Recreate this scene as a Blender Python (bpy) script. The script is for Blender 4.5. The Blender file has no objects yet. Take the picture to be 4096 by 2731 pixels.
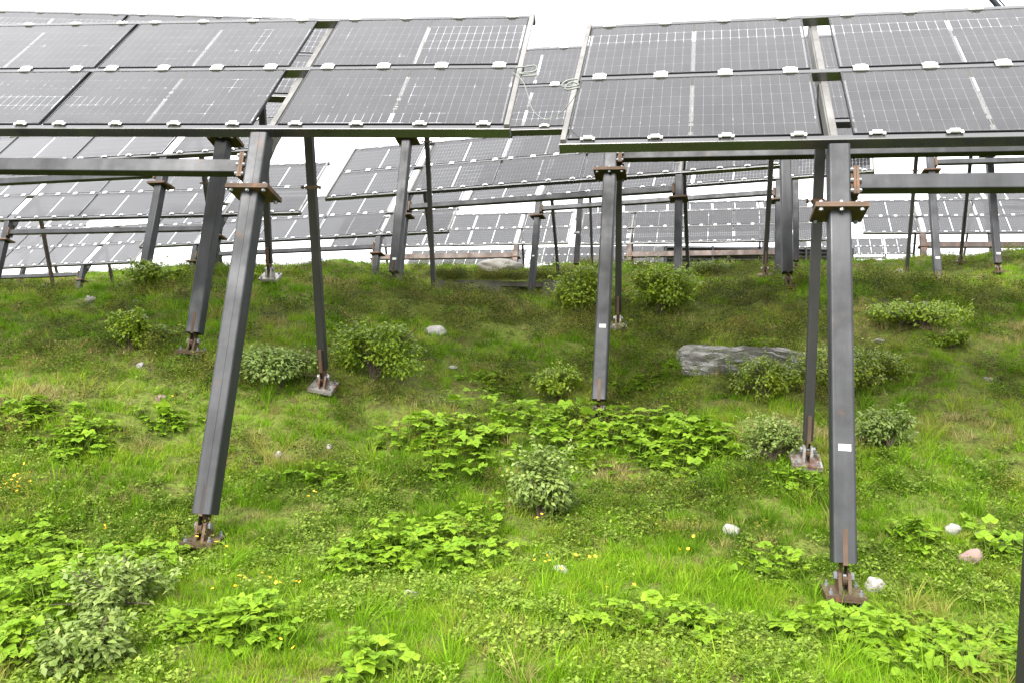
import bpy, bmesh, math, random
import numpy as np
from mathutils import Matrix, Vector, Quaternion
# ------------------------------------------------------------------ camera, world, sun, exposure
SW, SH, F = 4096.0, 2731.0, 3335.0          # photograph size and focal length in photograph pixels
CX, CY = SW/2, SH/2
ROLL = math.radians(0.8)
CAM = np.array([[math.cos(ROLL), 0, math.sin(ROLL)], [0, 1, 0], [-math.sin(ROLL), 0, math.cos(ROLL)]])  # world -> right, forward, up
scene = bpy.context.scene
COL = scene.collection
cd = bpy.data.cameras.new('camera'); cam = bpy.data.objects.new('camera', cd); COL.objects.link(cam)
cd.sensor_fit = 'HORIZONTAL'; cd.sensor_width = 36.0; cd.lens = 36.0*F/SW; cd.clip_start = 0.05; cd.clip_end = 2000
r_, f_, u_ = CAM
cam.matrix_world = Matrix(((r_[0], u_[0], -f_[0], 0), (r_[1], u_[1], -f_[1], 0), (r_[2], u_[2], -f_[2], 0), (0, 0, 0, 1)))
scene.camera = cam
world = bpy.data.worlds.new('World'); scene.world = world; world.use_nodes = True
wn = world.node_tree; wn.nodes.clear()
SUN_EL, SUN_AZ = math.radians(42), math.radians(205)        # sun behind thin cloud, from behind left
sky = wn.nodes.new('ShaderNodeTexSky'); sky.sky_type = 'NISHITA'; sky.sun_disc = False
sky.sun_elevation = SUN_EL; sky.sun_rotation = SUN_AZ
b1 = wn.nodes.new('ShaderNodeBackground'); b1.inputs['Strength'].default_value = 0.02
wn.links.new(sky.outputs['Color'], b1.inputs['Color'])
b2 = wn.nodes.new('ShaderNodeBackground'); b2.inputs['Color'].default_value = (1.0, 0.985, 0.985, 1); b2.inputs['Strength'].default_value = 0.82
ad = wn.nodes.new('ShaderNodeAddShader'); wo = wn.nodes.new('ShaderNodeOutputWorld')
wn.links.new(b1.outputs[0], ad.inputs[0]); wn.links.new(b2.outputs[0], ad.inputs[1]); wn.links.new(ad.outputs[0], wo.inputs['Surface'])
sd = bpy.data.lights.new('sun', 'SUN'); sd.energy = 2.5; sd.angle = math.radians(30); sd.color = (1.0, 0.96, 0.9)
so = bpy.data.objects.new('sun', sd); COL.objects.link(so)
sv = Vector((math.sin(SUN_AZ)*math.cos(SUN_EL), math.cos(SUN_AZ)*math.cos(SUN_EL), math.sin(SUN_EL)))
so.rotation_euler = sv.to_track_quat('Z', 'Y').to_euler(); so.location = sv*60
vs = scene.view_settings; vs.view_transform = 'Standard'; vs.look = 'None'; vs.gamma = 1; vs.exposure = 1.9; vs.use_curve_mapping = False
scene.render.engine = 'CYCLES'
cy = scene.cycles; cy.max_bounces = 8; cy.diffuse_bounces = 3; cy.glossy_bounces = 3; cy.transmission_bounces = 4; cy.transparent_max_bounces = 24
cy.caustics_reflective = False; cy.caustics_refractive = False; cy.use_denoising = True; cy.sample_clamp_indirect = 8
RNG = np.random.default_rng(7); random.seed(7)

# ------------------------------------------------------------------ helpers
def ray(px, py):
    c = np.array([(px-CX)/F, 1.0, (CY-py)/F]); return c @ CAM      # world vector with forward depth 1
def at(px, py, d): return ray(px, py)*d
def project(P):
    q = np.asarray(P, float) @ CAM.T
    return np.stack([CX+F*q[..., 0]/q[..., 1], CY-F*q[..., 2]/q[..., 1], q[..., 1]], -1)
def tag(o, label=None, cat=None, group=None, kind=None):
    if label: o['label'] = label
    if cat: o['category'] = cat
    if group: o['group'] = group
    if kind: o['kind'] = kind
    return o
def link(name, data, parent=None, mw=None):
    o = bpy.data.objects.new(name, data); COL.objects.link(o)
    if parent is not None: o.parent = parent
    if mw is not None: o.matrix_local = mw
    return o
def empty(name, mw=None, parent=None):
    o = link(name, None, parent, mw); o.empty_display_size = 0.2; return o
class MB:
    """collects verts / faces of several shapes into one mesh"""
    def __init__(s): s.v = []; s.f = []
    def add(s, v, f):
        n = len(s.v); s.v += [tuple(p) for p in v]; s.f += [tuple(i+n for i in q) for q in f]
    def box(s, x0, x1, y0, y1, z0, z1, M=None):
        v = [(x, y, z) for z in (z0, z1) for y in (y0, y1) for x in (x0, x1)]
        if M is not None: v = [tuple(M @ Vector(p)) for p in v]
        s.add(v, [(0, 2, 3, 1), (4, 5, 7, 6), (0, 1, 5, 4), (2, 6, 7, 3), (0, 4, 6, 2), (1, 3, 7, 5)])
    def tubebox(s, hx, hy, z0, z1, r=0.018, M=None, n=3):
        """square hollow-section bar along z with rounded corners"""
        ring = []
        for cx, cy_, a0 in ((hx-r, hy-r, 0), (-hx+r, hy-r, 90), (-hx+r, -hy+r, 180), (hx-r, -hy+r, 270)):
            for k in range(n+1):
                a = math.radians(a0+90*k/n); ring.append((cx+r*math.cos(a), cy_+r*math.sin(a)))
        m = len(ring); v = [(x, y, z0) for x, y in ring]+[(x, y, z1) for x, y in ring]
        if M is not None: v = [tuple(M @ Vector(p)) for p in v]
        s.add(v, [(i, (i+1) % m, m+(i+1) % m, m+i) for i in range(m)]+[tuple(range(m-1, -1, -1)), tuple(range(m, 2*m))])
    def cyl(s, p, q, r, n=8, r2=None):
        p, q = Vector(p), Vector(q); r2 = r if r2 is None else r2
        w = (q-p).normalized(); a = w.orthogonal().normalized(); b = w.cross(a)
        v = [tuple(c+(a*math.cos(2*math.pi*k/n)+b*math.sin(2*math.pi*k/n))*rr) for c, rr in ((p, r), (q, r2)) for k in range(n)]
        s.add(v, [(i, (i+1) % n, n+(i+1) % n, n+i) for i in range(n)]+[tuple(range(n-1, -1, -1)), tuple(range(n, 2*n))])
    def tube(s, pts, r, n=6):
        pts = [Vector(p) for p in pts]; base = len(s.v); up = None
        for i, p in enumerate(pts):
            t = (pts[min(i+1, len(pts)-1)]-pts[max(i-1, 0)]).normalized()
            a = t.orthogonal().normalized() if up is None else (up-t*up.dot(t)).normalized(); up = a; b = t.cross(a)
            rr = r[i] if hasattr(r, '__len__') else r
            s.v += [tuple(p+(a*math.cos(2*math.pi*k/n)+b*math.sin(2*math.pi*k/n))*rr) for k in range(n)]
        for i in range(len(pts)-1):
            for k in range(n):
                s.f.append((base+i*n+k, base+i*n+(k+1) % n, base+(i+1)*n+(k+1) % n, base+(i+1)*n+k))
    def mesh(s, name, mat, smooth=False):
        me = bpy.data.meshes.new(name); me.from_pydata(s.v, [], s.f); me.materials.append(mat)
        if smooth: me.polygons.foreach_set('use_smooth', [True]*len(me.polygons))
        me.update(); return me
def npmesh(name, v, f, mat, smooth=False):
    v = np.asarray(v, np.float32); f = np.asarray(f, np.int32); me = bpy.data.meshes.new(name)
    me.vertices.add(len(v)); me.vertices.foreach_set('co', v.ravel())
    k = f.shape[1]; me.loops.add(f.size); me.loops.foreach_set('vertex_index', f.ravel())
    me.polygons.add(len(f)); me.polygons.foreach_set('loop_start', np.arange(len(f), dtype=np.int32)*k)
    me.update(calc_edges=True); me.validate()
    if mat: me.materials.append(mat)
    if smooth: me.polygons.foreach_set('use_smooth', np.ones(len(f), bool))
    return me
def hash2(ix, iy, seed):
    h = (ix.astype(np.int64)*374761393+iy.astype(np.int64)*668265263+seed*1442695041) & 0x7fffffff
    h = ((h ^ (h >> 13))*1274126177) & 0x7fffffff
    return ((h ^ (h >> 16)) & 0xffff)/65535.0
def vnoise(x, y, seed=0):
    x = np.asarray(x, float); y = np.asarray(y, float); ix = np.floor(x); iy = np.floor(y); fx = x-ix; fy = y-iy
    fx = fx*fx*(3-2*fx); fy = fy*fy*(3-2*fy)
    a = hash2(ix, iy, seed); b = hash2(ix+1, iy, seed); c = hash2(ix, iy+1, seed); d = hash2(ix+1, iy+1, seed)
    return (a*(1-fx)+b*fx)*(1-fy)+(c*(1-fx)+d*fx)*fy
def fbm(x, y, seed=0, o=4):
    t = 0; a = 0.5; x = np.asarray(x, float); y = np.asarray(y, float)
    for k in range(o): t = t+a*vnoise(x*2**k+17*k, y*2**k-9*k, seed+k); a *= .5
    return t/(1-.5**o)

# ------------------------------------------------------------------ materials
class NT:
    def __init__(s, name):
        s.m = bpy.data.materials.new(name); s.m.use_nodes = True; s.t = s.m.node_tree; s.t.nodes.clear()
        s.out = s.t.nodes.new('ShaderNodeOutputMaterial')
    def n(s, typ, **kw):
        nd = s.t.nodes.new('ShaderNode'+typ)
        for k, v in kw.items():
            if k in nd.inputs: s.set(nd.inputs[k], v)
            else: setattr(nd, k, v)
        return nd
    def set(s, sock, v):
        if isinstance(v, bpy.types.NodeSocket): s.t.links.new(v, sock)
        else: sock.default_value = v
    def noise(s, scale, detail=4, rough=.55, vec=None, dist=0):
        nd = s.n('TexNoise'); nd.inputs['Scale'].default_value = scale; nd.inputs['Detail'].default_value = detail
        nd.inputs['Roughness'].default_value = rough; nd.inputs['Distortion'].default_value = dist
        if vec is not None: s.t.links.new(vec, nd.inputs['Vector'])
        return nd.outputs['Fac']
    def ramp(s, fac, stops):
        nd = s.n('ValToRGB'); s.set(nd.inputs['Fac'], fac); e = nd.color_ramp.elements
        while len(e) > 1: e.remove(e[-1])
        e[0].position = stops[0][0]; e[0].color = (*stops[0][1], 1) if len(stops[0][1]) == 3 else stops[0][1]
        for p, c in stops[1:]:
            q = e.new(p); q.color = (*c, 1)
        return nd.outputs['Color']
    def mix(s, fac, a, b):
        nd = s.n('MixRGB'); s.set(nd.inputs[0], fac)
        for i, c in ((1, a), (2, b)): s.set(nd.inputs[i], c if isinstance(c, bpy.types.NodeSocket) else (*c, 1))
        return nd.outputs[0]
    def coords(s, rnd=True):
        tc = s.n('TexCoord').outputs['Object']
        if not rnd: return tc
        oi = s.n('ObjectInfo').outputs['Random']; mu = s.n('Math', operation='MULTIPLY'); s.t.links.new(oi, mu.inputs[0]); mu.inputs[1].default_value = 40
        va = s.n('VectorMath', operation='ADD'); s.t.links.new(tc, va.inputs[0]); s.t.links.new(mu.outputs[0], va.inputs[1]); return va.outputs[0]
    def stretch(s, vec, sc):
        mp = s.n('Mapping'); s.t.links.new(vec, mp.inputs['Vector']); mp.inputs['Scale'].default_value = sc; return mp.outputs[0]
    def bump(s, h, strength, dist=.01):
        b = s.n('Bump'); b.inputs['Strength'].default_value = strength; b.inputs['Distance'].default_value = dist; s.t.links.new(h, b.inputs['Height']); return b.outputs['Normal']
    def bsdf(s, col, rough=.6, metal=0., normal=None, spec=None):
        b = s.n('BsdfPrincipled'); s.set(b.inputs['Base Color'], col if isinstance(col, bpy.types.NodeSocket) else (*col, 1))
        s.set(b.inputs['Roughness'], rough); s.set(b.inputs['Metallic'], metal)
        if spec is not None: b.inputs['Specular IOR Level'].default_value = spec
        if normal is not None: s.t.links.new(normal, b.inputs['Normal'])
        return b
    def done(s, sh): s.t.links.new(sh.outputs[0], s.out.inputs['Surface']); return s.m
def steel(name, c0, c1, rust, amount, rough=.5, ior=1.5, metal=.35):
    k = NT(name); v = k.coords(); n1 = k.noise(2.2, 5, .6, v); st = k.noise(9, 4, .6, k.stretch(v, (1, 1, .12)))
    base = k.mix(k.ramp(st, [(.3, (0, 0, 0)), (.7, (1, 1, 1))]), c0, c1)
    base = k.mix(k.ramp(n1, [(.42, (0, 0, 0)), (.62, (.55, .55, .55))]), base, tuple(x*.62 for x in c0))
    rn = k.noise(5.5, 6, .65, v, .4); rf = k.ramp(rn, [(.62-amount, (0, 0, 0)), (.74-amount*.8, (1, 1, 1))])
    base = k.mix(rf, base, rust)
    rg = k.ramp(n1, [(.3, (rough-.12,)*3), (.7, (rough+.15,)*3)])
    b = k.bsdf(base, rg, metal, k.bump(k.noise(60, 3, .6, v), .12, .004)); b.inputs['IOR'].default_value = ior; return k.done(b)
M = {}
M['steel'] = steel('bare_steel', (.0155, .0166, .0188), (.034, .0356, .0395), (.045, .025, .014), .0)
M['steel_dark'] = steel('dark_steel', (.018, .0175, .017), (.03, .029, .028), (.04, .022, .015), .03)
M['steel_brown'] = steel('brown_steel', (.028, .02, .016), (.045, .03, .022), (.07, .033, .018), .10)
M['rust'] = steel('rusted_plate', (.07, .045, .03), (.11, .066, .038), (.17, .066, .026), .06, .7)
M['purlin'] = steel('purlin_steel', (.010, .0098, .0095), (.017, .0165, .016), (.03, .019, .013), -.01, .27, 2.1, .0)
M['rail'] = steel('pale_rail', (.15, .147, .14), (.21, .205, .195), (.12, .09, .07), -.03)
k = NT('clamp_aluminium'); M['alu'] = k.done(k.bsdf((.78, .79, .78), .38, .25))
k = NT('zinc_bolt'); M['zinc'] = k.done(k.bsdf((.20, .21, .22), .45, .5))
k = NT('module_frame'); M['frame'] = k.done(k.bsdf((.02, .021, .023), .38, .3))
k = NT('solar_cell'); v = k.coords(); cn = k.noise(1.7, 2, .5, v)
M['cell'] = k.done(k.bsdf(k.mix(cn, (.010, .010, .014), (.017, .016, .021)), .35, .1, spec=.25))
k = NT('module_glass'); lw = k.n('Fresnel'); lw.inputs['IOR'].default_value = 1.46
gl = k.n('BsdfGlossy'); gl.inputs['Roughness'].default_value = .035; gl.inputs['Color'].default_value = (1, 1, 1, 1)
v = k.coords(); k.t.links.new(k.bump(k.noise(2.0, 2, .5, v), .03, .02), gl.inputs['Normal'])
dr = k.n('BsdfDiffuse'); dr.inputs['Color'].default_value = (.45, .44, .42, 1)     # thin dust film, its pale tone also lifting the glass's sky sheen
tr = k.n('BsdfTransparent'); tr.inputs['Color'].default_value = (.95, .965, .96, 1)
m0 = k.n('MixShader'); dust_sheen = k.n('Math', operation='MULTIPLY'); k.t.links.new(k.noise(3.5, 5, .6, v), dust_sheen.inputs[0]); dust_sheen.inputs[1].default_value = .07
k.t.links.new(dust_sheen.outputs[0], m0.inputs[0]); k.t.links.new(tr.outputs[0], m0.inputs[1]); k.t.links.new(dr.outputs[0], m0.inputs[2])
m1 = k.n('MixShader'); k.t.links.new(lw.outputs[0], m1.inputs[0]); k.t.links.new(m0.outputs[0], m1.inputs[1]); k.t.links.new(gl.outputs[0], m1.inputs[2])
M['glass'] = k.done(m1)
k = NT('gap_light_sheet'); di = k.n('BsdfDiffuse'); di.inputs['Color'].default_value = (.20, .20, .20, 1); tl = k.n('BsdfTranslucent'); tl.inputs['Color'].default_value = (.22, .22, .22, 1); tr = k.n('BsdfTransparent'); tr.inputs['Color'].default_value = (.9, .92, .92, 1)  # added sheet: its pale tone stands in for light seen through cell gaps
ma = k.n('AddShader'); k.t.links.new(di.outputs[0], ma.inputs[0]); k.t.links.new(tl.outputs[0], ma.inputs[1]); mm = k.n('MixShader'); mm.inputs[0].default_value = .5
k.t.links.new(ma.outputs[0], mm.inputs[1]); k.t.links.new(tr.outputs[0], mm.inputs[2]); M['sheet'] = k.done(mm)
k = NT('number_plate'); M['plate'] = k.done(k.bsdf((.6, .62, .6), .5))
k = NT('print_ink'); M['ink'] = k.done(k.bsdf((.05, .05, .05), .6))
k = NT('grey_cable'); M['cable'] = k.done(k.bsdf((.15, .16, .15), .45))
k = NT('concrete'); v = k.coords(); n1 = k.noise(1.6, 6, .6, v)
M['concrete'] = k.done(k.bsdf(k.ramp(n1, [(.3, (.06, .055, .045)), (.55, (.12, .113, .098)), (.75, (.17, .16, .14))]), .85, 0, k.bump(k.noise(14, 6, .6, v), .5, .03)))
k = NT('opening_shade'); M['void'] = k.done(k.bsdf((.012, .012, .012), .9))
def rockmat(name, a, b, c, moss):
    k = NT(name); v = k.coords(); n1 = k.noise(3.0, 8, .65, v, .6); w = k.noise(7, 4, .6, k.stretch(v, (1, 1, 3)))
    col = k.mix(k.ramp(w, [(.35, (.25, .25, .25)), (.7, (.7, .7, .7))]), k.ramp(n1, [(.3, a), (.52, b), (.72, c)]), b)
    ge = k.n('NewGeometry').outputs['Normal']; sx = k.n('SeparateXYZ'); k.t.links.new(ge, sx.inputs[0])
    mm = k.n('Math', operation='MULTIPLY'); k.t.links.new(sx.outputs[2], mm.inputs[0]); k.t.links.new(k.noise(6, 5, .6, v), mm.inputs[1])
    col = k.mix(k.ramp(mm.outputs[0], [(.5-moss, (0, 0, 0)), (.56-moss, (1, 1, 1))]), col, (.075, .075, .02))
    return k.done(k.bsdf(col, .85, 0, k.bump(k.noise(9, 8, .7, v), .8, .04)))
M['rock'] = rockmat('grey_rock', (.11, .10, .09), (.27, .262, .248), (.43, .42, .40), .05)
M['rock_white'] = rockmat('pale_rock', (.17, .155, .13), (.30, .285, .26), (.42, .41, .39), -.2)
M['rock_red'] = rockmat('reddish_rock', (.10, .07, .06), (.22, .15, .13), (.30, .22, .2), -.05)
def leafmat(name, stops, trans=.35, attr=None, rough=.5, spec=.3):
    k = NT(name)
    if attr: nd = k.n('Attribute'); nd.attribute_type = 'INSTANCER'; nd.attribute_name = attr; fac = nd.outputs['Fac']
    else:
        oi = k.n('ObjectInfo').outputs['Random']; ge = k.n('NewGeometry').outputs['Random Per Island']
        mm = k.n('Math', operation='ADD'); k.t.links.new(ge, mm.inputs[0]); m3 = k.n('Math', operation='MULTIPLY'); k.t.links.new(oi, m3.inputs[0]); m3.inputs[1].default_value = .35
        k.t.links.new(m3.outputs[0], mm.inputs[1]); m4 = k.n('Math', operation='MULTIPLY'); k.t.links.new(mm.outputs[0], m4.inputs[0]); m4.inputs[1].default_value = .74; fac = m4.outputs[0]
    col = k.ramp(fac, stops)
    if attr:   # small blade to blade variation
        ge = k.n('NewGeometry').outputs['Random Per Island']; hs = k.n('HueSaturation'); k.t.links.new(col, hs.inputs['Color'])
        mr = k.n('MapRange'); k.t.links.new(ge, mr.inputs[0]); mr.inputs[3].default_value = .65; mr.inputs[4].default_value = 1.4; k.t.links.new(mr.outputs[0], hs.inputs['Value']); col = hs.outputs[0]
    b = k.bsdf(col, rough, 0, spec=spec); t = k.n('BsdfTranslucent'); k.t.links.new(col, t.inputs['Color'])
    mx = k.n('MixShader'); mx.inputs[0].default_value = trans; k.t.links.new(b.outputs[0], mx.inputs[1]); k.t.links.new(t.outputs[0], mx.inputs[2])
    return k.done(mx)
GR = [(0, (.05, .10, .007)), (.3, (.105, .215, .008)), (.55, (.165, .315, .011)), (.75, (.23, .33, .022)), (.88, (.26, .25, .06)), (1, (.35, .30, .13))]
M['grass'] = leafmat('grass_blade', GR, .45, 'tint', .6, .1)
M['weed'] = leafmat('weed_leaf', [(0, (.085, .14, .02)), (.5, (.16, .24, .028)), (1, (.25, .33, .05))], .4, 'tint', .55, .15)
M['heath'] = leafmat('heath_leaf', [(0, (.024, .034, .007)), (.45, (.07, .085, .012)), (.8, (.19, .20, .025)), (1, (.17, .115, .044))], .3, 'tint', .6, .12)
M['herb'] = leafmat('herb_leaf', [(0, (.09, .195, .012)), (.5, (.165, .295, .017)), (1, (.28, .40, .024))], .42, None, .6, .2)
M['shrub'] = leafmat('shrub_leaf', [(0, (.10, .17, .012)), (.5, (.20, .295, .018)), (1, (.34, .41, .028))], .35, None, .45, .35)
M['willow'] = leafmat('willow_leaf', [(0, (.09, .145, .025)), (.5, (.145, .21, .04)), (1, (.23, .29, .07))], .3, None, .5, .35)
M['alpenrose'] = leafmat('alpenrose_leaf', [(0, (.07, .12, .01)), (.5, (.16, .235, .014)), (1, (.33, .38, .025))], .25, None, .35, .45)
k = NT('stem_bark'); M['bark'] = k.done(k.bsdf((.07, .05, .035), .8))
k = NT('green_stem'); M['stem'] = k.done(k.bsdf((.07, .115, .015), .8, spec=.05))
k = NT('yellow_petal'); M['petal'] = k.done(k.bsdf((.75, .42, .012), .5))
k = NT('dark_pole'); M['pole'] = k.done(k.bsdf((.035, .04, .055), .5, .3))
# ground: soil, moss and thatch, all mixed by noise
k = NT('alpine_soil'); v = k.coords(False); a = k.noise(.9, 6, .6, v); b = k.noise(7, 6, .65, v); c = k.noise(28, 4, .6, v)
col = k.ramp(b, [(.3, (.045, .036, .018)), (.47, (.10, .105, .025)), (.6, (.11, .165, .02)), (.75, (.18, .19, .05))])
col = k.mix(k.ramp(a, [(.42, (0, 0, 0)), (.62, (.75, .75, .75))]), col, (.115, .16, .025))
col = k.mix(k.ramp(c, [(.35, (.5, .5, .5)), (.6, (0, 0, 0))]), col, (.04, .035, .02))
M['ground'] = k.done(k.bsdf(col, .95, 0, k.bump(c, .7, .04), spec=.1))

# ------------------------------------------------------------------ ground
CP = [(0, 2731, 4.9), (1000, 2731, 4.9), (2048, 2731, 4.85), (3100, 2731, 4.8), (4096, 2731, 4.75), (-1500, 2731, 4.9), (5600, 2731, 4.7),
 (0, 2450, 5.7), (1000, 2450, 5.75), (2048, 2450, 5.75), (3000, 2455, 5.95), (3400, 2475, 6.2), (4096, 2480, 6.0), (-1500, 2450, 5.8), (5600, 2450, 6.1),
 (815, 2190, 7.35), (300, 2200, 7.2), (1500, 2250, 6.9), (2100, 2200, 7.1), (2700, 2210, 7.1), (3243, 1838, 8.75), (4096, 1900, 8.6), (3700, 2120, 7.5), (-1500, 2150, 7.5), (5600, 2000, 8.2),
 (2412, 1685, 11.0), (2505, 1278, 14.0), (1285, 1580, 10.25), (735, 1432, 10.7), (1075, 1165, 13.5), (0, 1900, 8.2), (0, 1600, 9.6), (0, 1370, 12.3), (400, 1700, 9.1), (400, 1420, 11.1),
 (1600, 1850, 8.9), (2200, 1900, 8.9), (1700, 1500, 11.6), (1700, 1320, 13.4), (2048, 1700, 10.4), (2900, 1700, 10.2), (2900, 1450, 12.2), (3400, 1500, 11.5), (3800, 1500, 11.0), (4096, 1450, 11.2),
 (3300, 1300, 13.0), (3800, 1260, 14.2), (4096, 1210, 15.2), (1567, 1175, 15.7), (3170, 1178, 14.6), (2800, 1182, 16), (-1500, 1500, 10.5), (5600, 1500, 11.2), (-1200, 1250, 17), (5400, 1150, 16.5),
 (2732, 1112, 20.4), (1593, 1182, 21.2), (2134, 1192, 25.4), (3117, 1122, 22.6), (1495, 1172, 27.1), (315, 1207, 32.5), (835, 1170, 23.0), (226, 1207, 27.1), (570, 1155, 17.0), (100, 1230, 19.5), (1100, 1140, 20),
 (0, 1117, 42), (354, 1088, 42), (646, 1071, 39), (1096, 1072, 34), (1383, 1042, 33), (1636, 1073, 36), (1861, 1060, 38), (2061, 1083, 39.2), (2300, 1050, 38),
 (1750, 1110, 28.2), (2100, 1115, 28.2), (2400, 1108, 28.2), (1750, 1212, 26.6), (2000, 1218, 26.7), (2400, 1212, 26.5), (2307, 1060, 29.5),
 (1900, 1222, 23), (2250, 1222, 22.5), (2350, 1222, 24.5), (1720, 1215, 24), (1900, 1220, 25.5), (2250, 1220, 25.5), (1960, 1222, 19), (2200, 1222, 19), (2797, 1042, 30), (3000, 1066, 27), (3268, 1060, 27), (3526, 1044, 28), (3670, 1030, 29), (4096, 1009, 29), (3752, 1148, 21.5), (3995, 1114, 22.8), (3914, 1052, 25.6), (3685, 1128, 24.2), (4800, 1040, 25), (-800, 1120, 38),
 (1636, 1096, 33), (1861, 1090, 33), (2061, 1098, 34), (2300, 1080, 34), (2535, 1085, 33), (2797, 1068, 34), (3000, 1085, 33), (3268, 1080, 34), (3526, 1072, 34), (3800, 1055, 34), (4096, 1045, 34), (1100, 1085, 44), (2048, 1110, 47), (3000, 1105, 47), (4096, 1090, 47), (-1500, 1130, 60), (0, 1130, 60), (2048, 1110, 60), (4096, 1090, 60), (5600, 1090, 60), (-3000, 1180, 130), (2048, 1170, 130), (7000, 1170, 130), (-3000, 1290, 320), (2048, 1290, 320), (7000, 1290, 320)]
PW = np.array([at(x, y, d)-np.array([0, 0, .15 if 18 < d < 50 else .03]) for x, y, d in CP]+[(x, y, -2.0) for x in (-9, 0, 9) for y in (-6, 1.5)]+[(x, -60, -4.) for x in (-60, 0, 60)])
def phi(r2): return .5*r2*np.log(np.maximum(r2, 1e-9))
_S = 10.0; _X = PW[:, :2]/_S; _n = len(_X)
_A = np.zeros((_n+3, _n+3)); _A[:_n, :_n] = phi(((_X[:, None]-_X[None])**2).sum(-1))+np.eye(_n)*2e-4
_A[:_n, _n] = 1; _A[:_n, _n+1:] = _X; _A[_n:, :_n] = _A[:_n, _n:].T
_W = np.linalg.solve(_A, np.concatenate([PW[:, 2], np.zeros(3)]))
def height(x, y):
    x = np.asarray(x, float); y = np.asarray(y, float); sh = x.shape; p = np.stack([x.ravel(), y.ravel()], 1)/_S; o = np.empty(len(p))
    for i in range(0, len(p), 20000):
        q = p[i:i+20000]; o[i:i+20000] = phi(((q[:, None]-_X[None])**2).sum(-1)) @ _W[:_n]+_W[_n]+q @ _W[_n+1:]
    o = o.reshape(sh)
    amp = np.clip((y-5)/8, .12, 1.0)*np.clip(1.6-y/60, .3, 1)
    hm = np.clip(fbm(x/1.9, y/1.3, 23, 2)*2.6-1.05, 0, 1)*np.clip((y-8.5)/3, 0, 1)*np.clip((19-y)/4, 0, 1)
    rg = 1-abs(2*fbm(x/1.6+3, y/1.1, 41, 3)-1); am2 = np.clip((y-7)/4, 0, 1)*np.clip((24-y)/6, 0, 1)
    o = o+np.clip((y-22)/4, 0, 1)*np.clip((46-y)/6, 0, 1)*.34*(fbm(x/1.7, y/2.2, 57, 3)-.5)
    o = o+.22*hm+am2*(.34*(rg-.75))+amp*(.26*(fbm(x/1.5, y/1.2, 3, 3)-.5)+.30*(fbm(x/.55, y/.45, 11, 3)-.5))
    return o
def hz(x, y): return float(height(np.array([x]), np.array([y]))[0])
def onground(px, py, dmin=4.0, dmax=60.0):
    """first hit of the sight line through a photograph pixel with the ground"""
    d = np.linspace(dmin, dmax, 900); P = ray(px, py)[None]*d[:, None]; below = P[:, 2] < height(P[:, 0], P[:, 1])
    i = int(np.argmax(below)) if below.any() else 500
    return Vector(P[i])
def axis(parts):
    a = [np.linspace(p, q, n, endpoint=False) for p, q, n in parts]; return np.concatenate(a+[[parts[-1][1]]])
gx = axis([(-400, -120, 10), (-120, -40, 20), (-40, -16, 60), (-16, 16, 270), (16, 40, 60), (40, 120, 20), (120, 400, 10)])
gy = axis([(-60, 0, 8), (0, 3.5, 12), (3.5, 17, 130), (17, 45, 130), (45, 130, 34), (130, 420, 12)])
GX, GY = np.meshgrid(gx, gy); GZ = height(GX, GY)
nx, ny = len(gx), len(gy); idx = np.arange(nx*ny).reshape(ny, nx)
gm = npmesh('ground', np.stack([GX, GY, GZ], -1).reshape(-1, 3), np.stack([idx[:-1, :-1], idx[:-1, 1:], idx[1:, 1:], idx[1:, :-1]], -1).reshape(-1, 4), M['ground'], True)
tag(link('ground', gm), kind='structure')

# ------------------------------------------------------------------ solar tables
T45 = math.radians(45); LEAN = math.radians(14); SLEAN = math.radians(15); BAY = 7.21
MW_, MH_ = 2.28, 1.134
VROW = (0.0, 1.224)
UMOD = [-2.415, .135, 2.465, 4.795, 7.345]
def rotx(a): return Matrix.Rotation(a, 4, 'X')
PANEL = rotx(T45)
# module meshes (origin: lower left corner, x along, y up the slope, z out of the glass)
mb = MB(); w_ = .013; d_ = .034
mb.box(0, MW_, 0, w_, -d_, 0); mb.box(0, MW_, MH_-w_, MH_, -d_, 0); mb.box(0, w_, w_, MH_-w_, -d_, 0); mb.box(MW_-w_, MW_, w_, MH_-w_, -d_, 0)
ME_FRAME = mb.mesh('module_frame', M['frame'])
mb = MB(); mb.add([(w_, w_, -.003), (MW_-w_, w_, -.003), (MW_-w_, MH_-w_, -.003), (w_, MH_-w_, -.003)], [(0, 1, 2, 3)]); ME_GLASS = mb.mesh('glass_pane', M['glass'])
mb = MB()
for a_, b_ in ((.031, MW_/2-.019), (MW_/2+.019, MW_-.031)): mb.add([(a_, .028, -.010), (b_, .028, -.010), (b_, MH_-.028, -.010), (a_, MH_-.028, -.010)], [(0, 1, 2, 3)])
ME_SHEET = mb.mesh('gap_light_sheet', M['sheet'])
CW, CH, GAP = .0905, .1795, .0036
PX, PY = CW+.0002, CH+.0002
X0 = [.013+.018, MW_/2+.019]; Y0 = .013+.0155
PX = (MW_/2-.019-.031)/12; PY = (MH_-2*Y0)/6; CW = PX-GAP; CH = PY-GAP
def cellpoly(x, y, left):
    c = .006
    return [(x+c, y, -.007), (x+CW-c, y, -.007), (x+CW, y+c, -.007), (x+CW, y+CH-c, -.007), (x+CW-c, y+CH, -.007), (x+c, y+CH, -.007), (x, y+CH-c, -.007), (x, y+c, -.007)]
def cellmesh(half):
    m = MB()
    for i in range(12):
        for j in range(6): m.add(cellpoly(X0[half]+i*PX+GAP/2, Y0+j*PY+GAP/2, 0), [tuple(range(8))])
    return m
ME_CELLS = [cellmesh(h).mesh('cell_string', M['cell']) for h in (0, 1)]
m = MB(); m.add(cellpoly(0, 0, 0), [tuple(range(8))]); ME_CELL = m.mesh('solar_cell', M['cell'])
m = MB()
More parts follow.
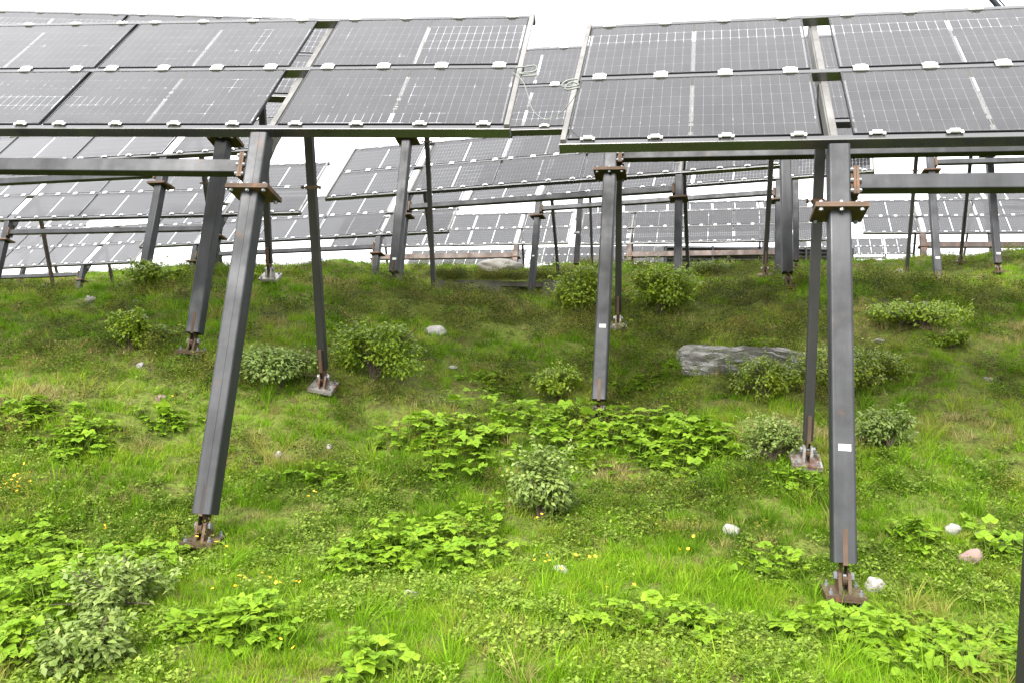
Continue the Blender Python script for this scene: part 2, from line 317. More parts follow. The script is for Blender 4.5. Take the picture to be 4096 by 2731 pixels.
for j in range(7):
    if 0 < j < 6: m.box(MW_/2-.018, MW_/2+.018, Y0+j*PY-.008, Y0+j*PY+.008, -.0075, -.0065)
m.box(MW_/2-.006, MW_/2+.004, Y0, Y0+5*PY, -.0085, -.0078)
ME_RIBBON = m.mesh('ribbon', M['rail'])
def purlin_mesh(L0, L1, mat, w=.072, d=.10):
    m = MB(); m.tubebox(w/2, d/2, L0, L1, .008, Matrix.Rotation(math.pi/2, 4, 'Y') @ Matrix.Rotation(math.pi/2, 4, 'Z'), 2); return m.mesh('purlin', mat)
ME_PURLIN = purlin_mesh(-2.485, 9.695, M['purlin'])
m = MB(); m.box(-.04, .04, -.02, .022, .004, .02); m.box(-.068, -.043, -.03, .006, .002, .011); m.box(.043, .068, -.03, .006, .002, .011); m.cyl((0, -.004, .02), (0, -.004, .028), .009, 6); ME_CLAMP = m.mesh('clamp', M['alu'])
m = MB()
for sgn in (-1, 1):
    m.box(-.045, .045, min(sgn*.006, sgn*.052), max(sgn*.006, sgn*.052), .004, .018)
    m.box(-.07, -.047, min(sgn*.01, sgn*.045), max(sgn*.01, sgn*.045), .002, .01); m.box(.047, .07, min(sgn*.01, sgn*.045), max(sgn*.01, sgn*.045), .002, .01)
    m.cyl((0, sgn*.024, .018), (0, sgn*.024, .026), .009, 6)
ME_CLAMP2 = m.mesh('clamp', M['alu'])
m = MB(); m.tubebox(.042, .08, -.10, 2.50, .01, Matrix.Rotation(-math.pi/2, 4, 'X') @ Matrix.Rotation(math.pi, 4, 'Z'), 2); m.box(-.03, .03, -.085, 2.44, .081, .1); ME_RAFTER = m.mesh('rafter', M['rail'])
m = MB(); m.tubebox(.026, .022, -.05, 2.42, .007, Matrix.Rotation(-math.pi/2, 4, 'X'), 2); ME_RAIL = m.mesh('end_rail', M['rail'])
FR = (.085, .36, .64, .915)
MC_UP = Matrix.Translation((0, -.03, -.1)) @ rotx(-LEAN)       # column axis frame: +z up the column, origin near its head
def plate_bolts(m, pts, z0, z1, r=.017):
    for x, y in pts:
        m.cyl((x, y, z0), (x, y, z1), r, 6)
m = MB(); m.box(-.215, .215, -.17, .19, -.022, -.001); m.box(-.213, .213, -.168, .188, .001, .022); ME_FLANGE = m.mesh('flange_plate', M['rust'])
m = MB(); m.cyl((0, 0, -.05), (0, 0, .045), .011, 6); m.cyl((0, 0, -.046), (0, 0, -.023), .02, 6); m.cyl((0, 0, .023), (0, 0, .04), .02, 6); ME_BOLT = m.mesh('bolt', M['zinc'])
m = MB(); m.box(-.06, .06, -.075, .075, -.0, .0)
def tie_mesh(L0, L1): 
    m = MB(); m.tubebox(.075, .065, L0, L1, .012, Matrix.Rotation(math.pi/2, 4, 'Y'), 3); return m
# foot assembly, origin where the column bar ends, +z up the bar
def foot_meshes(hw):
    fin = MB(); t = .018
    fin.box(-t, t, -.075-hw*.2, .075, -.02, .26)
    n = 10; ring = [(-.075*math.cos(math.pi*i/n), -.10-.075*math.sin(math.pi*i/n)) for i in range(n+1)]
    v = [(-t, y, z) for y, z in ring]+[(t, y, z) for y, z in ring]+[(-t, -.075, -.02), (t, -.075, -.02), (-t, .075, -.02), (t, .075, -.02)]
    k_ = n+1; f = [(i, i+1, k_+i+1, k_+i) for i in range(n)]+[tuple([2*k_+2]+list(range(n, -1, -1))+[2*k_]), tuple([2*k_+1]+list(range(k_, 2*k_))+[2*k_+3])]
    fin.add(v, f)
    return fin
FIN = foot_meshes(.09).mesh('fin_plate', M['rust'])
m = MB(); m.cyl((-.07, 0, -.10), (.07, 0, -.10), .018, 8); m.cyl((-.075, 0, -.10), (-.05, 0, -.10), .032, 6); m.cyl((.05, 0, -.10), (.075, 0, -.10), .032, 6); ME_PIN = m.mesh('pin_bolt', M['zinc'])
m = MB(); m.box(-.15, .15, -.15, .15, -.025, 0); m.box(-.146, .152, -.148, .146, -.046, -.027)
for sx in (-1, 1): m.add([(sx*.022, -.10, 0), (sx*.048, -.10, 0), (sx*.048, .10, 0), (sx*.022, .10, 0), (sx*.022, -.045, .15), (sx*.048, -.045, .15), (sx*.048, .045, .15), (sx*.022, .045, .15)], [(0, 1, 5, 4), (1, 2, 6, 5), (2, 3, 7, 6), (3, 0, 4, 7), (4, 5, 6, 7), (0, 3, 2, 1)])
ME_BASE = m.mesh('base_plate', M['rust'])
k = NT('bright_plate'); v = k.coords(); M['bright'] = k.done(k.bsdf(k.ramp(k.noise(7, 5, .6, v), [(.38, (.12, .06, .04)), (.56, (.30, .28, .27))]), .42, .4))
ME_BASE2 = m.mesh('base_plate', M['bright'])
m = MB(); m.cyl((0, 0, -.08), (0, 0, .045), .009, 6); m.cyl((0, 0, 0), (0, 0, .02), .018, 6); ME_ABOLT = m.mesh('anchor_bolt', M['zinc'])
m = MB(); m.cyl((0, 0, -.9), (0, 0, -.056), .075, 10); ME_ANCHOR = m.mesh('ground_anchor', M['steel_dark'])
m = MB(); m.box(-.058, .058, -.058, .058, -.02, .02); m.cyl((-.11, -.03, 0), (.11, -.03, 0), .009, 6); m.cyl((-.115, -.03, 0), (-.095, -.03, 0), .022, 6); m.cyl((.095, -.03, 0), (.115, -.03, 0), .022, 6); ME_COLLAR = m.mesh('collar', M['rust'])
def bar_mesh(name, hx, hy, L, mat, seam=False):
    m = MB(); m.tubebox(hx, hy, -L, 0, min(.022, hx*.22), None, 3)
    if seam: m.box(-.016, .016, -hy-.003, -hy+.01, -L+.001, -.001)
    return m.mesh(name, mat)
def number_plate(parent, Mloc, text, w=.095, h=.052):
    pm = MB(); pm.box(-w/2, w/2, -.002, .0, -h/2, h/2); p = link('number_plate', pm.mesh('number_plate', M['plate']), parent, Mloc)
    if text:
        cu = bpy.data.curves.new('lettering', 'FONT'); cu.body = text; cu.size = h*.62; cu.align_x = 'CENTER'; cu.align_y = 'CENTER'; cu.extrude = .0006
        to = bpy.data.objects.new('lettering', cu); COL.objects.link(to); bpy.context.view_layer.update()
        me = bpy.data.meshes.new_from_object(to.evaluated_get(bpy.context.evaluated_depsgraph_get())); bpy.data.objects.remove(to); bpy.data.curves.remove(cu)
        me.name = 'lettering'; me.materials.clear(); me.materials.append(M['ink'])
        me.transform(Matrix.Translation((0, -.0032, 0)) @ rotx(math.pi/2)); me.update()
        # the text is part of the plate mesh itself
        bm = bmesh.new(); bm.from_mesh(p.data); nf = len(bm.faces); bm.from_mesh(me); bm.faces.ensure_lookup_table()
        for f in bm.faces[nf:]: f.material_index = 1
        p.data.materials.append(M['ink']); bm.to_mesh(p.data); bm.free()
    return p
def frame_of(yaw, sl):
    eu = Vector((math.cos(yaw)*math.cos(sl), math.sin(yaw)*math.cos(sl), math.sin(sl))); nh = Vector((-math.sin(yaw), math.cos(yaw), 0)); w = eu.cross(nh)
    return eu, nh, w
FIXED = {}
def solar_table(key, P, yaw, sl, label, near=False, detail=True, single_cells=(), clen=None, tie=True, rustytie=False, plates=(), stmat='steel_dark', strut=(1.25, 15)):
    big = 1.4 if rustytie else 1.0
    eu, nh, w = frame_of(yaw, sl); mw = Matrix((eu, nh, w)).transposed().to_4x4(); mw.translation = Vector(P)
    root = empty('solar_table', mw); tag(root, label, 'solar array', 'solar tables on the hillside')
    for r in (0, 1):
        for ci, u in enumerate(UMOD):
            md = link('solar_module', ME_FRAME, root, PANEL @ Matrix.Translation((u, VROW[r], 0)))
            link('glass_pane', ME_GLASS, md); link('gap_light_sheet', ME_SHEET, md)
            link('ribbon', ME_RIBBON, md) if detail else None
            if (r, ci) in single_cells:
                for h in (0, 1):
                    for i in range(12):
                        for j in range(6): link('solar_cell', ME_CELL, md, Matrix.Translation((X0[h]+i*PX+GAP/2, Y0+j*PY+GAP/2, 0)))
            else:
                for h in (0, 1): tag(link('cell_string', ME_CELLS[h], md), kind='stuff')
    for v in (-.048, 1.179, 2.406): link('purlin', ME_PURLIN, root, PANEL @ Matrix.Translation((0, v, -.059)))
    for u in (-2.452, 9.662): link('end_rail', ME_RAIL, root, PANEL @ Matrix.Translation((u, 0, .0)))
    for u in UMOD:
        for fr in FR:
            link('clamp', ME_CLAMP, root, PANEL @ Matrix.Translation((u+fr*MW_, -.005, 0)))
            link('clamp', ME_CLAMP2, root, PANEL @ Matrix.Translation((u+fr*MW_, 1.179, 0)))
            link('clamp', ME_CLAMP, root, PANEL @ Matrix.Translation((u+fr*MW_, 2.363, 0)) @ Matrix.Rotation(math.pi, 4, 'Z'))
    def ground_along(L0, start, step=.02, clear=.34):
        """length along a bar (local frame) until it ends this far above the ground"""
        p = mw @ L0 @ Vector((0, 0, 0)); d = (mw.to_3x3() @ L0.to_3x3()) @ Vector((0, 0, -1)); s = np.arange(.4, 7, step)
        X = np.array(p)[None]+s[:, None]*np.array(d)[None]; g = X[:, 2] < height(X[:, 0], X[:, 1])+clear
        return float(s[np.argmax(g)]) if g.any() else 4.0
    for k_, u in enumerate((0.0, BAY)):
        tu = Matrix.Translation((u, 0, 0))
        link('rafter', ME_RAFTER, root, tu @ PANEL @ Matrix.Translation((0, 0, -.205)))
        Mc = tu @ MC_UP; L = ground_along(Mc, 0)
        if clen and clen[k_]: L = clen[k_]
        Mcol = Mc @ Matrix.Translation((0, 0, -.04)); c = link('front_column', bar_mesh('front_column', .09*big, .09*big, L, M['steel_brown' if rustytie else 'steel'], key in 'AD'), root, Mcol)
        Lc = L
        # strut behind
        ztop = .72; sle = math.radians(strut[1]); ms = Matrix.Translation((u, strut[0]-(ztop+.1)*math.tan(sle), ztop)) @ rotx(sle); Ls = ground_along(ms, 0)
        st = link('rear_strut', bar_mesh('rear_strut', .048, .048, Ls, M[stmat]), root, ms)
        link('strut_collar', ME_COLLAR, st, Matrix.Translation((0, 0, -1.15)))
        if detail:
            link('flange_plate', ME_FLANGE, c, Matrix.Translation((0, 0, -.60)))
            for bx_, by_ in ([(x, y) for x in (-.165, 0, .165) for y in (-.135, .155)] if near else []): link('bolt', ME_BOLT, c, Matrix.Translation((bx_, by_, -.60)))
            g = MB(); g.add([(-.012, .09, -.05), (-.012, .09, -.34), (-.012, .15, -.34), (-.012, .34, .10), (.012, .09, -.05), (.012, .09, -.34), (.012, .15, -.34), (.012, .34, .10)], [(0, 1, 2, 3), (7, 6, 5, 4), (0, 4, 5, 1), (1, 5, 6, 2), (2, 6, 7, 3), (3, 7, 4, 0)])
            link('gusset', g.mesh('gusset', M['steel_dark']), c)
            for par, LL, Mp in ((c, Lc, Mcol), (st, Ls, ms)):
                Q = mw @ Mp @ Matrix.Translation((0, 0, -LL)); p = Q.translation
                link('fin_plate', FIN, par, Matrix.Translation((0, 0, -LL))); link('pin_bolt', ME_PIN, par, Matrix.Translation((0, 0, -LL)))
                # base plate lies between the slope and the level
                gxv = Vector((1, 0, hz(p.x+.4, p.y)-hz(p.x-.4, p.y))); gxv = Vector((.8, 0, gxv.z*.5)); gyv = Vector((0, 1, (hz(p.x, p.y+.5)-hz(p.x, p.y-.5))*(.1 if par is c else 1.25)))
                n = gxv.cross(gyv).normalized(); xa = (eu-n*eu.dot(n)).normalized(); ya = n.cross(xa)
                B = Matrix((xa, ya, n)).transposed().to_4x4(); B.translation = p+(Q.to_3x3() @ Vector((0, 0, -.10)))-n*.115
                bp = link('base_plate', ME_BASE2 if near and par is st else ME_BASE, root, mw.inverted() @ B)
                for bx_, by_ in ([(x, y) for x in (-.11, .11) for y in (-.11, .11)] if near else []): link('anchor_bolt', ME_ABOLT, bp, Matrix.Translation((bx_, by_, 0)))
                link('ground_anchor', ME_ANCHOR, bp)
        for (pk, py, txt, wd) in plates:
            if pk == k_:
                s = np.linspace(.3, Lc, 400); X = np.array([mw @ Mc @ Vector((0, -.09, -q)) for q in s]); i = int(np.argmin(abs(project(X)[:, 1]-py)))
                number_plate(c, Matrix.Translation((.005, -.092, -s[i]+.04)), txt, wd, wd*.56)
    if tie:
        tb = tie_mesh(.135, BAY-.135).mesh('tie_beam', M['steel_brown' if rustytie else 'steel'])
        t = link('tie_beam', tb, root, MC_UP @ Matrix.Translation((0, 0, -.385*big)) @ Matrix.Diagonal((1, big, 1.75 if rustytie else .92, 1)))
        for u, sg in ((.09, 1), (BAY-.09, -1)):
            e = MB()
            e.box(u+sg*.028-.011, u+sg*.028+.011, -.10, .10, -.14, .14); e.box(u+sg*.053-.011, u+sg*.053+.011, -.10, .10, -.14, .14)
            e.box(min(u, u+sg*.016), max(u, u+sg*.016), -.07, .07, -.13, .13)
            link('end_plate', e.mesh('end_plate', M['rust']), t)
            if near:
                for z in (-.105, 0, .105):
                    for y in (-.085, .085): link('bolt', ME_BOLT, t, Matrix.Translation((u+sg*.0405, y, z)) @ Matrix.Rotation(math.pi/2, 4, 'Y'))
    return root, mw
def rd(a): return math.radians(a)
TAB = {}
def from_base(px, py, d, yaw, sl, u, L):
    """pose of a table whose column at u ends at this photograph pixel and depth, with the column this long"""
    b = Vector(at(px, py, d)); eu, nh, w = frame_of(yaw, sl); mw = Matrix((eu, nh, w)).transposed()
    off = (Matrix.Translation((u, 0, 0)) @ MC_UP) @ Vector((0, 0, -L)); return b-mw @ off
TAB['A'] = solar_table('A', (-9.65, 9.28, 2.29), rd(-7.6), rd(-1.21), 'nearest solar table in the upper left, its right end beside the hanging cable loop', True, single_cells=((0, 4), (1, 4)))
TAB['B'] = solar_table('B', (2.86, 7.39, 1.88), rd(-11.8), rd(-.97), 'nearest solar table in the upper right, on the thick column with the plate numbered 1114', True, single_cells=((0, 0), (1, 0)), plates=((0, 1790, '1114', .095),), strut=(1.02, 4))
TAB['C'] = solar_table('C', (-11.17, 12.06, 3.67), rd(-3), rd(-1.8), 'solar table showing its top edge above the nearest left table, on a rust-streaked column', True)
TAB['E'] = solar_table('E', (1.35, 11.52, 3.02), rd(-11.5), rd(-.67), 'solar table seen in the gap between the two nearest tables, on the column numbered 113', True, plates=((0, 1304, '113', .085),))
TAB['D'] = solar_table('D', from_base(1570, 1160, 15.8, rd(-9), rd(-.5), 0, 3.75), rd(-9), rd(-.5), 'solar table hidden behind the nearest ones, its column standing left of the concrete wall', plates=((0, 1036, '', .075),))
TAB['F'] = solar_table('F', (-14.36, 19.7, 3.89), rd(-15.5), rd(.15), 'solar table behind the left tie beams, its column rising behind a round bush')
TAB['G'] = solar_table('G', (-15.34, 25.4, 3.55), rd(-13.4), rd(-.03), 'middle-distance solar table on the left with brown struts and its full lower edge in view', stmat='steel_brown')
TAB['H'] = solar_table('H', (-23.74, 35.43, 2.77), rd(-19.7), rd(.83), 'far low solar table at the left edge with sky showing under its right corner', stmat='steel_brown')
TAB['K'] = solar_table('K', (-2.87, 22.41, 4.01), rd(-17.5), rd(1.51), 'large central solar table standing out against the white sky, its left corner free')
TAB['M'] = solar_table('M', (-11.34, 29.86, 3.38), rd(-17.2), rd(1.23), 'solar table just below the large central one, ending left of the crest boulder')
TAB['X'] = solar_table('X', (.8, 26.28, 4.63), rd(-21.7), rd(1.13), 'solar table behind the central one on a slim column in front of the concrete wall', plates=((0, 1024, '', .07),))
TAB['N'] = solar_table('N', (-6.83, 41.53, 4.68), rd(-14.2), rd(.17), 'small far solar table above the crest boulder with a rusty tie beam', rustytie=True)
TAB['P'] = solar_table('P', (5.48, 39.42, 4.76), rd(-14.6), rd(.22), 'far solar table with a brown tie beam above the two bright bushes', rustytie=True)
TAB['Q'] = solar_table('Q', (5.6, 43.6, 5.85), rd(-9.4), rd(.67), 'farther solar table showing only its top strip above the one with a brown tie beam', detail=False)
TAB['S'] = solar_table('S', (18.28, 37.28, 5.16), rd(-12.5), rd(-.56), 'far solar table at the right edge, behind the nearest right column', rustytie=True)
TAB['T'] = solar_table('T', (30.41, 85.58, 9.37), rd(-14.7), rd(-.09), 'smallest and farthest solar table low on the right crest', detail=False)
TAB['U'] = solar_table('U', (25.6, 45.32, 8.1), 0, rd(-.31), 'far solar table peeping over the one at the right edge', detail=False)
for key_, px_, py_, u_0, lb_ in (('Y', 1995, 1060, BAY, 'very distant low solar table showing under the rusty tie beam'), ('Z', 2215, 1050, 0, 'very distant low solar table right of the far rusty column'), ('AA', 2560, 1047, BAY, 'very distant low solar table left of the louvred shelter'), ('AB', 2950, 1050, BAY, 'very distant low solar table behind the louvred shelter')):
    TAB[key_] = solar_table(key_, Vector(at(px_, py_, 82))-frame_of(rd(-14), 0)[0]*u_0, rd(-14), 0, lb_, detail=False)
TAB['J'] = solar_table('J', Vector(at(118, 975, 39.5))-frame_of(rd(-18), 0)[0]*BAY, rd(-18), rd(.6), 'distant solar table showing between the beams at far left', stmat='steel_brown')
TAB['V'] = solar_table('V', from_base(3752, 1125, 21.8, rd(-11), 0, 0, 3.75), rd(-11), 0, 'solar table mostly hidden at right, on the left of two plain columns', plates=((0, 1031, '', .10),))
TAB['W'] = solar_table('W', from_base(3995, 1092, 23.6, rd(-11), 0, 0, 4.3), rd(-11), 0, 'solar table hidden behind the nearest right one, on the column nearest the right edge', tie=False, plates=((0, 1014, '', .10),))
TAB['O'] = solar_table('O', from_base(2307, 1035, 28.9, rd(-15), 0, 0, 3.9), rd(-15), 0, 'solar table hidden behind the central one, on a dark column above the concrete wall', tie=False, plates=((0, 930, '', .10),))

# ------------------------------------------------------------------ cables between the nearest tables
def bez(p, n=24):
    p = [Vector(q) for q in p]; out = []
    q = [p[0]]+p+[p[-1]]
    for i in range(1, len(q)-2):
        for k_ in range(n):
            t = k_/n; a, b, c, d = q[i-1], q[i], q[i+1], q[i+2]
            out.append(.5*((2*b)+(c-a)*t+(2*a-5*b+4*c-d)*t*t+(3*b-a-3*c+d)*t**3))
    return out+[p[-1]]
def cable(name, pts, r, label, dep):
    P3 = [at(x, y, dep(x)) for x, y in pts]; c = sum((Vector(p) for p in P3), Vector())/len(P3)
    m = MB(); m.tube(bez([Vector(p)-c for p in P3], 10), r, 8); o = link(name, m.mesh(name, M['cable'], True), None, Matrix.Translation(c)); return tag(o, label, 'cable')
dA = 8.62; dB = 7.95
cable('cable_loop', [(2060, 272), (2100, 268), (2140, 264), (2146, 280), (2125, 290), (2095, 292), (2078, 296), (2120, 300), (2145, 300), (2128, 304), (2088, 306)], .0085, 'pale cable loop sticking out of the right end of the nearest left table', lambda x: dA)
cable('cable_loop', [(2310, 318), (2275, 322), (2252, 335), (2252, 348), (2285, 348), (2315, 340), (2290, 330), (2266, 342), (2262, 358), (2285, 358), (2320, 350)], .0085, 'pale cable loop at the left end of the nearest right table', lambda x: dB)
cable('slack_cable', [(2050, 290), (2090, 325), (2112, 385), (2130, 440), (2160, 470), (2190, 480), (2225, 465), (2262, 435), (2300, 385), (2318, 345)], .004, 'thin slack cable hanging between the two nearest tables', lambda x: dA+(dB-dA)*(x-2050)/268)

# ------------------------------------------------------------------ concrete wall, shelter, poles, rocks
wl, wr = Vector(at(1735, 1190, 27.2)), Vector(at(2440, 1190, 27.2)); ol, orr = 2003, 2172
xl = lambda px: at(px, 1150, 27.2)[0]
wt = float(at(2080, 1124, 27.2)[2]); wb = wt-1.6; y0 = 27.2
root = empty('concrete_wall', Matrix.Translation((xl(2080), y0, wb))); tag(root, 'weathered concrete retaining wall with a dark opening under the grassy ledge', 'wall')
def rough_box(name, x0, x1, y0_, y1, z0, z1, mat, amp=.03, sub=6, cham=None):
    bm = bmesh.new(); bmesh.ops.create_cube(bm, size=1); bmesh.ops.subdivide_edges(bm, edges=bm.edges[:], cuts=sub, use_grid_fill=True)
    for v in bm.verts:
        p = Vector((x0+(v.co.x+.5)*(x1-x0), y0_+(v.co.y+.5)*(y1-y0_), z0+(v.co.z+.5)*(z1-z0)))
        n = (float(fbm(p.x*1.7+p.z*.8, p.y*1.3+p.z*1.9, 31, 3))-.5)*2*amp; v.co = p+Vector((n*.6, n, n*.5))
    me = bpy.data.meshes.new(name); bm.to_mesh(me); bm.free(); me.materials.append(mat); return me
O = xl(2080)
link('wall_section', rough_box('wall_section', xl(1735)-O, xl(ol)-O, 0, .35, 0, 1.6, M['concrete'], .05), root)
link('wall_section', rough_box('wall_section', xl(orr)-O, xl(2440)-O, -.05, .3, 0, 1.64, M['concrete'], .05), root)
link('lintel', rough_box('lintel', xl(ol)-O+.002, xl(orr)-O-.002, .03, .7, 1.42, 1.58, M['concrete'], .03), root)
link('shade_panel', rough_box('shade_panel', xl(ol)-O-.1, xl(orr)-O+.1, 1.1, 1.2, 0, 1.5, M['void'], .0, 2), root)  # added near-black sheet: the opening's inner shade is put into its colour
# louvred shelter far behind
sh = at(2990, 1010, 52); root = empty('equipment_shelter', Matrix.Translation(sh)); tag(root, 'dark grey louvred shelter far behind the brown tie beam', 'shelter')
m = MB(); m.box(-5.2, 6.6, .1, 2.6, -2.2, .35); link('housing', m.mesh('housing', M['steel_dark']), root)
m = MB(); m.box(-5.3, 6.7, -.05, .01, -.02, .02, None); sm = MB(); sm.box(-5.2, 6.6, -.10, .09, -.03, .015, rotx(rd(28))); sl_ = sm.mesh('louvre_slat', M['steel'])
for i in range(9): link('louvre_slat', sl_, root, Matrix.Translation((0, -.02, .26-i*.24)))
for x in (-5.1, -2.2, .7, 3.6, 6.5):
    m = MB(); m.box(x-.05, x+.05, -.2, .09, -2.2, .34); link('shelter_post', m.mesh('shelter_post', M['steel']), root)
# slanting pole above the right table and a dark post at the right edge
p0, p1 = Vector(at(3930, -45, 21)), Vector(at(4120, 175, 21.6))
m = MB(); pc = Vector((p1.x+.9, p1.y+.3, hz(p1.x+.9, p1.y+.3))); top = p0+(p0-p1)*.6
m.tube([top-pc, p1-pc, Vector((0, 0, -.3))], .07, 10); m.tube([(p0-pc)+Vector((.1, -.08, 0)), (p1-pc)+Vector((.1, -.08, 0))], .02, 6)
tag(link('slanting_mast', m.mesh('slanting_mast', M['pole'], True), None, Matrix.Translation(pc)), 'dark slanting mast tip crossing the sky above the top right table', 'mast')
b0 = Vector(at(4108, 2900, 4.2)); b1_ = Vector(at(4136, 2400, 4.2)); dr_ = (b1_-b0).normalized(); b0.z = hz(b0.x, b0.y)
root = empty('steel_post', Matrix.Translation(b0)); tag(root, 'dark leaning steel post cut off by the lower right edge', 'post')
q = dr_.to_track_quat('Z', 'Y').to_matrix().to_4x4(); q.translation = dr_*.12
m = MB(); m.tubebox(.048, .048, 0, 3.2, .012, None, 3); link('post_bar', m.mesh('post_bar', M['steel_dark']), root, q)
link('base_plate', ME_BASE, root, Matrix.Translation((0, 0, .06)))

def rock_mesh(name, sx, sy, sz, seed, mat, rough=.28, sub=4, layer=0.0, flat=0):
    bm = bmesh.new(); bmesh.ops.create_icosphere(bm, subdivisions=sub, radius=1)
    rs = np.random.default_rng(seed); planes = [(Vector(rs.normal(size=3)).normalized(), rs.uniform(.55, .85)) for _ in range(9)]
    for v in bm.verts:
        p = v.co.copy()
        for n, d in planes:
            e = p.dot(n)-d
            if e > 0: p -= n*e*.85
        q = p*2.3; nn = float(fbm(q.x+q.z*1.3+seed*7, q.y-q.z*.9, seed, 4))-.5
        p *= 1+rough*nn
        if layer: p.y -= layer*(abs(((p.z*3.2+nn*1.5) % 1)-.5)-.25)
        v.co = Vector((p.x*sx, p.y*sy, p.z*sz))
    me = bpy.data.meshes.new(name); bm.to_mesh(me); bm.free(); me.materials.append(mat); me.polygons.foreach_set('use_smooth', [sub > 3]*len(me.polygons)); return me
def rock(px, py, wpx, hpx, label, mat='rock', seed=1, depthf=.8, layer=0, sub=4, name='rock', rotz=0, sink=.4, roty=0):
    p = onground(px, py+hpx*.4); s = p.y/F; sx, sz = wpx*s/2, hpx*s/2*1.25
    z = hz(p.x, p.y+sx*depthf*.3); o = link(name, rock_mesh(name, sx, sx*depthf, sz, seed, M[mat], sub=sub, layer=layer), None, Matrix.Translation((p.x, p.y+sx*depthf*.3, z+sz*(1-2*sink))) @ Matrix.Rotation(rotz, 4, 'Z') @ Matrix.Rotation(roty, 4, 'Y'))
    return tag(o, label, 'rock')
def slab(px, py, wpx, hpx, dz, seed, tilt, root, org):
    p = onground(px, py+hpx*.5); s = p.y/F; bm = bmesh.new(); bmesh.ops.create_cube(bm, size=1); bmesh.ops.subdivide_edges(bm, edges=bm.edges[:], cuts=19, use_grid_fill=True)
    w, h = wpx*s, hpx*s; d = w*.55; rs = np.random.default_rng(seed); pl = [(Vector((rs.normal(), rs.normal()*.7-.3, rs.normal()*.8)).normalized(), rs.uniform(.42, .55)) for _ in range(7)]
    for v in bm.verts:
        c = v.co.copy()
        for n, e in pl:
            q = c.dot(n)-e
            if q > 0: c -= n*q*.9
        st = float(fbm(c.x*1.2+seed, c.z*9+c.x*2.5, seed, 3))-.5; nn = float(fbm(c.x*7+seed*3, c.y*5+c.z*8, seed+5, 4))-.5
        v.co = Vector((c.x*w+nn*.10*w*.3, c.y*d-st*.30*d-nn*.16, c.z*h*1.35+nn*.30*h+st*.1*h))
    me = bpy.data.meshes.new('rock_slab'); bm.to_mesh(me); bm.free(); me.materials.append(M['rock'])
    link('rock_slab', me, root, Matrix.Translation(Vector((p.x, p.y+d*.3, hz(p.x, p.y)+h*dz))-org) @ Matrix.Rotation(tilt, 4, 'Y') @ rotx(-.25))
g_ = onground(2990, 1470); oroot = empty('rock_outcrop', Matrix.Translation(g_)); tag(oroot, 'broad layered grey rock outcrop with mossy top, left of the dark right strut', 'rock')
for q_ in ((2985, 1440, 500, 96, -.10, 46, .10), (2850, 1425, 220, 60, .03, 41, .14), (3130, 1430, 240, 60, .02, 43, .08)): slab(*q_, oroot, g_)
rock(1742, 1322, 100, 52, 'angular grey stone on the slope right of the round bush', seed=11, roty=.45, sub=3)
rock(2000, 1058, 210, 60, 'long lichen-covered boulder on the crest left of the far rusty column', 'rock_white', seed=12, name='boulder', depthf=.5)
rock(362, 1196, 48, 36, 'pale rounded stone beside the far left column', 'rock_white', 14)
rock(1640, 2375, 84, 34, 'flat white stone in the grass at bottom centre left', 'rock_white', 15, sub=3)
rock(2052, 2328, 46, 22, 'small white stone in the grass between two larger white ones', 'rock_white', 16, sub=3)
rock(2244, 2274, 84, 34, 'flat white stone behind the yellow flowers in the middle', 'rock_white', 17, sub=3)
rock(2930, 2120, 80, 56, 'mottled tan stone in the grass left of the thick right column', 'rock_white', 18)
rock(3500, 2332, 100, 62, 'smooth white stone at the foot of the thick right column', 'rock_white', 19)
rock(3815, 2130, 70, 50, 'grey stone above the reddish one at right', 'rock', 20)
rock(3885, 2215, 85, 90, 'reddish slab lying in the grass at right', 'rock_red', 21, roty=.7)
rock(3985, 2160, 150, 40, 'dark low stone right of the reddish slab', 'rock', 22, roty=.3)
rock(3600, 1092, 52, 40, 'grey pointed stone near the crest at right', 'rock', 23)
rock(640, 1590, 44, 34, 'small pink grey stone left of the leaning left column', 'rock_red', 24, sub=3)
rock(1115, 1818, 34, 36, 'small pale stone right of the leaning left column', 'rock_white', 25, sub=3)
rock(1318, 1785, 26, 24, 'pebble-sized pale stone below the bush on the slope', 'rock_white', 26, sub=3)
rock(560, 1462, 46, 24, 'small greenish stone below the dark little bush', 'rock', 27, sub=3)
rock(175, 1140, 30, 12, 'thin flat slab near the crest at far left', 'rock_white', 28, sub=3)
rock(3955, 1515, 42, 26, 'small grey stone on the right slope', 'rock', 29, sub=3)
rock(3520, 1384, 46, 18, 'flat grey stone right of the thick right column', 'rock', 30, sub=3)
rock(3700, 1222, 30, 20, 'little dark stone on the upper right slope', 'rock', 31, sub=3)
rock(480, 1135, 40, 36, 'weathered stone left of the round bush near the crest', 'rock', 32, sub=3)
rock(1810, 1475, 46, 14, 'half buried flat stone on the slope below the angular one', 'rock', 33, sub=3)
rock(2205, 2215, 40, 26, 'half hidden grey stone among the pale herb leaves', 'rock', 34, sub=3)

